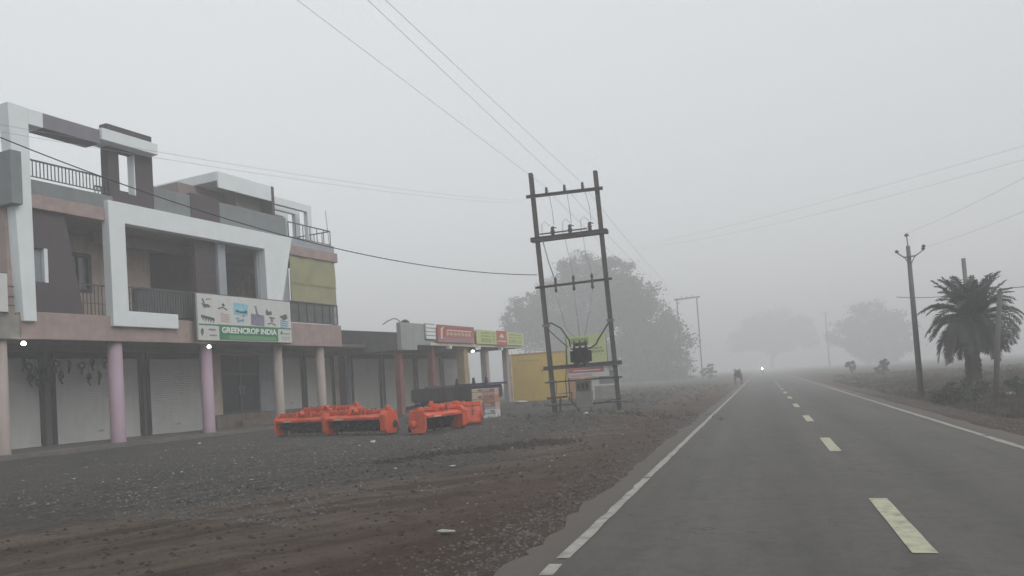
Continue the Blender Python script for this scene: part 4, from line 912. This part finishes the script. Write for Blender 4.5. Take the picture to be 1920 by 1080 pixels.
for c,rw,h_,m_,l in cr:
    x0=-10.72+c*.50+rnd.uniform(-.01,.01)
    e=root('packing_box',(x0,28.6+rnd.uniform(-.03,.03),.21+zz[c]),R(rnd.uniform(-3,1)),l,'box','boxes stacked beside the trailer'); zz[c]+=h_+.004
    MB().box((-.24,-.25,0),(.24,.25,h_)).build('carton',m_,e,bevel=.012)
    MB().box((-.242,-.256,h_*.42),(.242,-.2515,h_*.55)).build('tape','colyellow' if m_=='cream' else 'inkp',e); MB().box((.02,-.2565,h_*.6),(.20,-.2515,h_*.9)).build('print','signr' if rw>1 else 'inkp',e)
for i,(x,y,l) in enumerate(((-10.9,27.4,'flattened pale carton lying before the stacked boxes'),(-10.2,28.0,'flattened grey carton at the right foot of the boxes'))):
    b=MB().obox((0,0,.03),(.9,.5,.02),Matrix.Rotation(.08,3,'X')).obox((.2,.1,.055),(.6,.4,.015),Matrix.Rotation(-.06,3,'Y')); o=b.build('flattened_carton','litter'); o.location=(x,y,gz(x,y)+.01); o.rotation_euler[2]=i+.3; tag(o,l,'carton')

# ------------------------------------------------------------------ trees
def leafcloud(b,cl,n,size,seed,depth=1.0):
    rnd=random.Random(seed); tot=sum(c[3]**2*1.0 for c in cl)
    for (x,y,z,r) in cl:
        k=int(n*r*r/tot)
        subs=[]
        for _ in range(max(6,int(r*9))):
            d=Vector((rnd.gauss(0,1),rnd.gauss(0,1),rnd.gauss(0,1))).normalized()*r*rnd.uniform(.55,1.05)
            subs.append((x+d.x,y+d.y*depth,z+d.z*.85,r*rnd.uniform(.18,.36)))
        for _ in range(k):
            sx,sy,sz,sr=rnd.choice(subs)
            d=Vector((rnd.gauss(0,.55),rnd.gauss(0,.55),rnd.gauss(0,.42)))*sr
            c=Vector((sx,sy,sz))+d
            if c.z<.1: c.z=.1+rnd.random()*.4
            u=Vector((rnd.gauss(0,1),rnd.gauss(0,1),rnd.gauss(0,.6))).normalized(); v=u.cross(Vector((rnd.gauss(0,1),rnd.gauss(0,1),rnd.gauss(0,1)))).normalized()
            s_=size*rnd.uniform(.6,1.4)
            o=len(b.v); b.v += [tuple(c-u*s_),tuple(c+v*s_*.45),tuple(c+u*s_),tuple(c-v*s_*.45)]; b.f.append((o,o+1,o+2,o+3)); b.sm.append(False)
def tree(name,label,base,cl,n,size,seed,leafm='leaf',tr=.35,group=None):
    bx,by=base; bz=ground_h(bx,by) if abs(by)<400 else 0
    e=root(name,(bx,by,bz-.05),0,label,'tree',group)
    loc=[(x-bx,y-by,z-bz,r) for x,y,z,r in cl]
    top=max(c[2] for c in loc); cx=sum(c[0] for c in loc)/len(loc)
    t=MB(); fork=Vector((cx*.25,0,top*.3)); t.tube([(0,0,-.2),(cx*.08,0,top*.15),fork],[tr*1.25,tr*.95,tr*.8],10)
    for c in loc:
        q=Vector(c[:3]); m_=fork.lerp(q,.5)+Vector((0,0,.08*top)); t.tube([fork,m_,q],[tr*.5,tr*.28,.04],6)
    t.build('trunk','bark',e)
    b=MB(); leafcloud(b,loc,n,size,seed); b.build('crown',leafm,e,fix=False); return e
rnd=random.Random(31)
def jit(l,Y,dy=2.5,k=1.0): return [(x*k,(Y+rnd.uniform(-dy,dy))*k,1.5+(z-1.5)*k,r*k) for x,z,r in l]
tree('shade_tree','huge dark spreading tree looming in fog behind the yellow wall',(-35,149),jit([(-21.6,7.6,1.9),(-22.4,6.0,1.3),(-20.3,6.3,2.5),(-18.4,8.8,2.8),(-16.2,10.8,2.4),(-14.2,10.6,2.6),(-12.7,10.9,2.0),(-15.2,8.0,3.2),(-18,5.8,2.6),(-12.5,8.0,2.8),(-20.5,9.2,1.4)],72,k=2.08),46000,.30,1,tr=1.0)
tree('roadside_tree','dense dark tree reaching to the ground right of the transformer frame',(-21.2,141),jit([(-10.6,8.2,2.5),(-9.0,6.3,2.5),(-11.8,5.6,3.0),(-8.2,4.4,2.4),(-10.2,3.4,2.8),(-12.6,2.8,2.6),(-7.6,2.4,2.1),(-9.8,1.4,2.0),(-13.2,1.2,1.8),(-7.0,1.0,1.3)],68,k=2.08),44000,.30,2,tr=.8)
tree('distant_tree','faint wide flat topped tree far down the road in fog',(4.6,425),jit([(-2.8,5.6,2.2),(.2,7.4,2.8),(3.2,8.0,2.8),(5.6,7.0,2.2),(1.5,5.4,2.4),(4.4,5.2,1.8),(7.2,5.2,1.6),(-1,8.2,1.6)],125,k=3.4),14000,.75,3,tr=1.1)
tree('distant_tree','faint round tree in fog beyond the right verge',(34,282),jit([(8.6,4.4,1.7),(10.8,5.6,2.2),(12.8,4.8,1.9),(10.6,3.2,2.0),(14.0,3.2,1.6),(12.2,2.2,1.6)],88,k=3.2),14000,.55,4,tr=.8)
def bush(name,label,x,y,r,h,n,seed,size=.07,group=None):
    e=root(name,(x,y,ground_h(x,y)),0,label,'shrub',group); rn=random.Random(seed)
    cl=[(rn.uniform(-r,r)*.6,rn.uniform(-r,r)*.6,h*rn.uniform(.25,.75),r*rn.uniform(.4,.6)) for _ in range(6)]
    t=MB()
    for c in cl: t.tube([(0,0,-.05),(c[0]*.5,c[1]*.5,c[2]*.6),c[:3]],[.03,.02,.008],5)
    t.build('stem','bark',e); b=MB(); leafcloud(b,cl,n,size,seed); b.build('foliage','leaf2',e,fix=False)
bush('shrub','small upright shrub just left of the power pole',10.1,75,.65,1.9,5200,41,.065)
bush('shrub','small pointed shrub further left on the far right verge',9.6,95,.65,2.0,4600,42,.08)
bush('shrub','low green shrub spreading at the foot of the palm',7.0,31.2,.8,.5,2600,43)
bush('shrub','low dark shrub right of the palm trunk',8.9,31.8,.7,.45,1800,44)
bush('shrub','ragged shrub at the far right edge of the verge',9.4,26.5,.7,.4,1800,45)
bush('shrub','small bush beside the distant twin pole frame',-7.9,120,1.1,2.4,3800,46,.10)
bush('shrub','low bush between power pole and palm',5.9,28.6,.6,.42,1500,47)

# palm
pm=root('date_palm',(7.45,33,ground_h(7.45,33)),0,'shaggy date palm with drooping fronds on the right verge','palm tree')
b=MB(); pts=[(0,0,-.1)]; rs=[.30]
for i in range(1,23):
    z=.12*i; pts.append((.012*i-.05*math.sin(i*.1),0,z)); rs.append(.235+.03*(i%2))
b.tube(pts,rs,12); 
rnd=random.Random(17)
for i in range(70):
    t=rnd.random()*6.28; z=rnd.uniform(.4,2.6); b.obox((.24*math.cos(t)+.1,.24*math.sin(t),z),(.06,.06,.12),Matrix.Rotation(t,3,'Z')@Matrix.Rotation(.5,3,'Y'))
b.build('trunk','bark',pm)
def frond(az,el,L,droop,m,seed):
    rn=random.Random(seed); b=MB(); c0=Vector((.18,0,2.70)); d=Vector((math.cos(az)*math.cos(el),math.sin(az)*math.cos(el),math.sin(el)))
    p=c0+d*.12; pts=[p.copy()]; n=16
    for i in range(n):
        d=(d+Vector((0,0,-droop*(.3+i/n)))).normalized(); p=p+d*(L/n); pts.append(p.copy())
    b.tube(pts,[.028*(1-.9*i/n)+.004 for i in range(n+1)],5)
    side=Vector((-math.sin(az),math.cos(az),0))
    for i in range(2,n*3+1):
        t=i/(n*3); k=min(n-1,int(t*n)); q=pts[k].lerp(pts[k+1],t*n-k); fd=(pts[k+1]-pts[k]).normalized(); up=side.cross(fd).normalized()
        ll=.44*L/2*math.sin(math.pi*min(1,.18+.8*t))**.7+.05
        for s_ in (-1,1):
            dd=(side*s_*.8+fd*.75+up*rn.uniform(.0,.5)*(1 if up.z>0 else -1)).normalized(); l=ll*rn.uniform(.75,1.1)
            m1=q+dd*l*.5; e_=q+dd*l+Vector((0,0,-.28*l)); w=fd*.026
            o=len(b.v); b.v+=[tuple(q-w*.6),tuple(q+w*.6),tuple(m1+w),tuple(m1-w),tuple(e_)]; b.f+=[(o,o+1,o+2,o+3),(o+3,o+2,o+4)]; b.sm+=[False,False]
    return b.build('frond',m,pm,fix=False)
for i in range(84):
    t=i/83; az=i*2.39996+rnd.uniform(-.25,.25); el=R(78-100*t+rnd.uniform(-9,9)); frond(az,el,rnd.uniform(1.55,2.1)*(1-.05*t),.07+.14*t+.05*rnd.random(),'frondd' if t>.86 else 'frond',i)
frond(R(176),R(62),2.0,.05,'frond',99); frond(R(2),R(66),1.95,.04,'frond',98); frond(R(170),R(70),1.9,.05,'frond',97); frond(R(10),R(58),1.85,.05,'frond',96)

# scrub and grass on the verges
def tufts(name,label,n,reg,hh,seed,m='grass'):
    rn=random.Random(seed); b=MB()
    for _ in range(n):
        x,y=reg(rn); z=ground_h(x,y)-.01; k=rn.randint(6,12); H_=hh*rn.uniform(.4,1.3)
        for _ in range(k):
            a_=rn.random()*6.28; l=H_*rn.uniform(.5,1); dx,dy=math.cos(a_),math.sin(a_); w=.006*(1+y*.03); px,py=x+rn.gauss(0,.06),y+rn.gauss(0,.06); tilt=rn.uniform(.1,.7)
            o=len(b.v); b.v+=[(px-dy*w,py+dx*w,z),(px+dy*w,py-dx*w,z),(px+dx*l*tilt*.5+dy*w*.7,py+dy*l*tilt*.5-dx*w*.7,z+l*.6),(px+dx*l*tilt,py+dy*l*tilt,z+l)]
            b.f+=[(o,o+1,o+2),(o,o+2,o+3)]; b.sm+=[False,False]
    o=b.build(name,m,fix=False); o['kind']='stuff'; o['label']=label; o['category']='vegetation'
def rreg(r):
    y=12+(r.random()**1.3)*60; return (5.4+abs(r.gauss(0,1))*(1.5+y*.06), y)
tufts('verge_scrub','patchy green and dry scrub growing along the right verge',4200,rreg,.14,1)
tufts('field_scrub','low hazy scrub in the field beyond the right verge',3000,lambda r:(r.uniform(7,26),r.uniform(24,90)),.27,2)
tufts('yard_weeds','sparse weeds around the rubble and along the far left verge',700,lambda r:((r.gauss(-6,2.0),r.gauss(26.5,1.6)) if r.random()<.35 else (r.uniform(-12,-3.0),r.uniform(34,75))),.16,3)

# ------------------------------------------------------------------ skin figures
def skin_mesh(name,verts,edges,radii,m,parent,sub=1):
    me=bpy.data.meshes.new(name); me.from_pydata(verts,edges,[]); me.update()
    o=bpy.data.objects.new(name+'_tmp',me); C.objects.link(o)
    o.modifiers.new('s','SKIN'); s_=o.modifiers.new('u','SUBSURF'); s_.levels=sub; s_.render_levels=sub
    for v,r in zip(me.skin_vertices[0].data,radii): v.radius=(r,r) if not isinstance(r,tuple) else r
    me.skin_vertices[0].data[0].use_root=True
    dg=bpy.context.evaluated_depsgraph_get(); m2=bpy.data.meshes.new_from_object(o.evaluated_get(dg)); bpy.data.objects.remove(o)
    m2.materials.clear(); m2.materials.append(M[m]); m2.polygons.foreach_set('use_smooth',[True]*len(m2.polygons)); m2.name=name
    n=bpy.data.objects.new(name,m2); C.objects.link(n); n.parent=parent; return n
# dark cow standing on the road edge, facing the camera
cw=root('cow',(-2.25,75,ground_h(-2.25,75)),0,'dark cow standing end on at the left road edge far off in fog','cow')
V=[(0,.55,.72),(0,.1,.74),(0,-.35,.76),(0,-.62,.90),(0,-.80,1.00),(0,-1.02,.90),   # trunk, neck, head, muzzle
   (.20,.62,.66),(.22,.70,.40),(.21,.62,.22),(.21,.64,.03), (-.20,.62,.66),(-.22,.70,.40),(-.21,.62,.22),(-.21,.64,.03),
   (.19,-.38,.62),(.21,-.38,.36),(.21,-.36,.20),(.21,-.38,.03), (-.19,-.38,.62),(-.21,-.38,.36),(-.21,-.36,.20),(-.21,-.38,.03),
   (0,.82,.80),(.02,.90,.45)]
Ed=[(0,1),(1,2),(2,3),(3,4),(4,5),(0,6),(6,7),(7,8),(8,9),(0,10),(10,11),(11,12),(12,13),(2,14),(14,15),(15,16),(16,17),(2,18),(18,19),(19,20),(20,21),(0,22),(22,23)]
Ra=[.23,.27,.24,.15,.12,.075,.12,.07,.045,.05,.12,.07,.045,.05,.10,.06,.045,.05,.10,.06,.045,.05,.03,.02]
skin_mesh('body',V,Ed,Ra,'hide',cw,2)
for s_ in (-1,1):
    MB().tube([(s_*.07,-.78,1.08),(s_*.17,-.80,1.14),(s_*.20,-.82,1.24)],[.028,.02,.006],7).build('horn','horn',cw)
    MB().blob((s_*.18,-.76,1.02),(.09,.03,.05),2,8,5,.05).build('ear','hide',cw)
    MB().blob((s_*.075,-.93,1.0),(.015,.015,.018),0,6,4,0).build('eye','black',cw)
cw.scale=(1.3,1.3,1.3)
# motorcycle with a lit headlight, far down the road
mc=root('motorcycle',(-.14,168,0),0,'distant motorcycle coming down the road with bright headlight in fog','motorcycle')
for y in (-.62,.62):
    w_=MB().lathe([(.24,-.04),(.30,-.05),(.30,.05),(.24,.04)],(0,y,.30),18,Matrix.Rotation(math.pi/2,3,'Y')).build('wheel','tyre',mc); MB().lathe([(.03,-.05),(.03,.05)],(0,y,.3),8,Matrix.Rotation(math.pi/2,3,'Y')).build('hub','greymetal',w_)
MB().blob((0,-.05,.85),(.14,.32,.13),1,10,6,.05).build('fuel_tank','black',mc); MB().box((-.12,.15,.78),(.12,.7,.86)).build('seat','black',mc,bevel=.02); MB().box((-.13,-.2,.35),(.13,.25,.65)).build('engine','greymetal',mc,bevel=.03)
MB().tube([(0,-.62,.3),(0,-.42,.95)],.035,8).build('fork','greymetal',mc); MB().tube([(-.34,-.3,1.05),(0,-.42,1.0),(.34,-.3,1.05)],.018,6).build('handlebar','black',mc)
MB().lathe([(.001,0),(.10,.0),(.11,.03),(.07,.12)],(0,-.60,1.14),14,Matrix.Rotation(-math.pi/2,3,'X')).build('headlight','headl',mc)
rdr=root('person',(-.14,168,0),0,'person in dark clothes riding the distant motorcycle with both hands on the bars','person')
V=[(0,.35,.92),(0,.28,1.15),(0,.18,1.38),(0,.14,1.50),(0,.12,1.62),(.12,.30,.90),(.20,-.08,.80),(.16,.10,.40),(.16,0,.34),(-.12,.30,.90),(-.20,-.08,.80),(-.16,.10,.40),(-.16,0,.34),(.20,.18,1.38),(.30,.0,1.18),(.30,-.24,1.08),(-.20,.18,1.38),(-.30,.0,1.18),(-.30,-.24,1.08)]
Ed=[(0,1),(1,2),(2,3),(3,4),(0,5),(5,6),(6,7),(7,8),(0,9),(9,10),(10,11),(11,12),(2,13),(13,14),(14,15),(2,16),(16,17),(17,18)]
skin_mesh('body',V,Ed,[.15,.14,.15,.06,.10,.09,.07,.05,.05,.09,.07,.05,.05,.06,.045,.04,.06,.045,.04],'cloth',rdr,2)

# ------------------------------------------------------------------ haze, sky, light
hz=MB().box((-700,-700,-2.0),(700,700,32.5)).build('haze','text'); hz['kind']='stuff'
hm=bpy.data.materials.new('fog_air'); hm.use_nodes=True; nt=hm.node_tree
for n_ in list(nt.nodes): nt.nodes.remove(n_)
o_=nt.nodes.new('ShaderNodeOutputMaterial'); pv=nt.nodes.new('ShaderNodeVolumePrincipled')
pv.inputs['Color'].default_value=(.925,.932,.942,1); pv.inputs['Density'].default_value=DENS; pv.inputs['Anisotropy'].default_value=.1
nt.links.new(pv.outputs[0],o_.inputs['Volume']); hz.data.materials.clear(); hz.data.materials.append(hm)

w=bpy.data.worlds.new('World'); sc.world=w; w.use_nodes=True; nt=w.node_tree; N=nt.nodes; L=nt.links; bg=N['Background']
sky=N.new('ShaderNodeTexSky'); sky.sky_type='NISHITA'; sky.sun_disc=False; sky.sun_elevation=R(38); sky.sun_rotation=R(112); sky.dust_density=6; sky.air_density=1.0
mul=N.new('ShaderNodeMix'); mul.data_type='RGBA'; mul.inputs[0].default_value=.88
# overcast veil: brighter towards the hidden sun on the left
tc=N.new('ShaderNodeTexCoord'); dt=N.new('ShaderNodeVectorMath'); dt.operation='DOT_PRODUCT'
sd=Vector((-math.sin(R(62))*math.cos(R(35)),math.cos(R(62))*math.cos(R(35)),math.sin(R(35)))); dt.inputs[1].default_value=sd
L.new(tc.outputs['Generated'],dt.inputs[0])
mr=N.new('ShaderNodeMapRange'); mr.inputs[1].default_value=-.4; mr.inputs[2].default_value=1.0; mr.inputs[3].default_value=VEIL0; mr.inputs[4].default_value=VEIL1; L.new(dt.outputs['Value'],mr.inputs[0])
vc=N.new('ShaderNodeMix'); vc.data_type='RGBA'; vc.blend_type='MULTIPLY'; vc.inputs[0].default_value=1; vc.inputs[6].default_value=(.955,.985,1.0,1); L.new(mr.outputs[0],vc.inputs[7])
L.new(sky.outputs[0],mul.inputs[6]); L.new(vc.outputs[2],mul.inputs[7]); L.new(mul.outputs[2],bg.inputs['Color']); bg.inputs['Strength'].default_value=.12
sun=bpy.data.lights.new('sun','SUN'); sun.energy=1.5; sun.angle=R(45); sun.color=(1,.985,.96)
so=bpy.data.objects.new('sun',sun); C.objects.link(so); sv=Vector((math.sin(R(112))*math.cos(R(38)),math.cos(R(112))*math.cos(R(38)),math.sin(R(38))))
so.rotation_euler=(-sv).to_track_quat('-Z','Y').to_euler()
sc.view_settings.view_transform='Standard'; sc.view_settings.look='None'; sc.view_settings.exposure=0; sc.view_settings.gamma=1; sc.view_settings.use_curve_mapping=False
cy=sc.cycles; cy.use_denoising=True; cy.max_bounces=8; cy.diffuse_bounces=4; cy.glossy_bounces=3; cy.volume_bounces=4; cy.transmission_bounces=4; cy.sample_clamp_indirect=6
try: cy.denoiser='OPENIMAGEDENOISE'
except Exception: pass
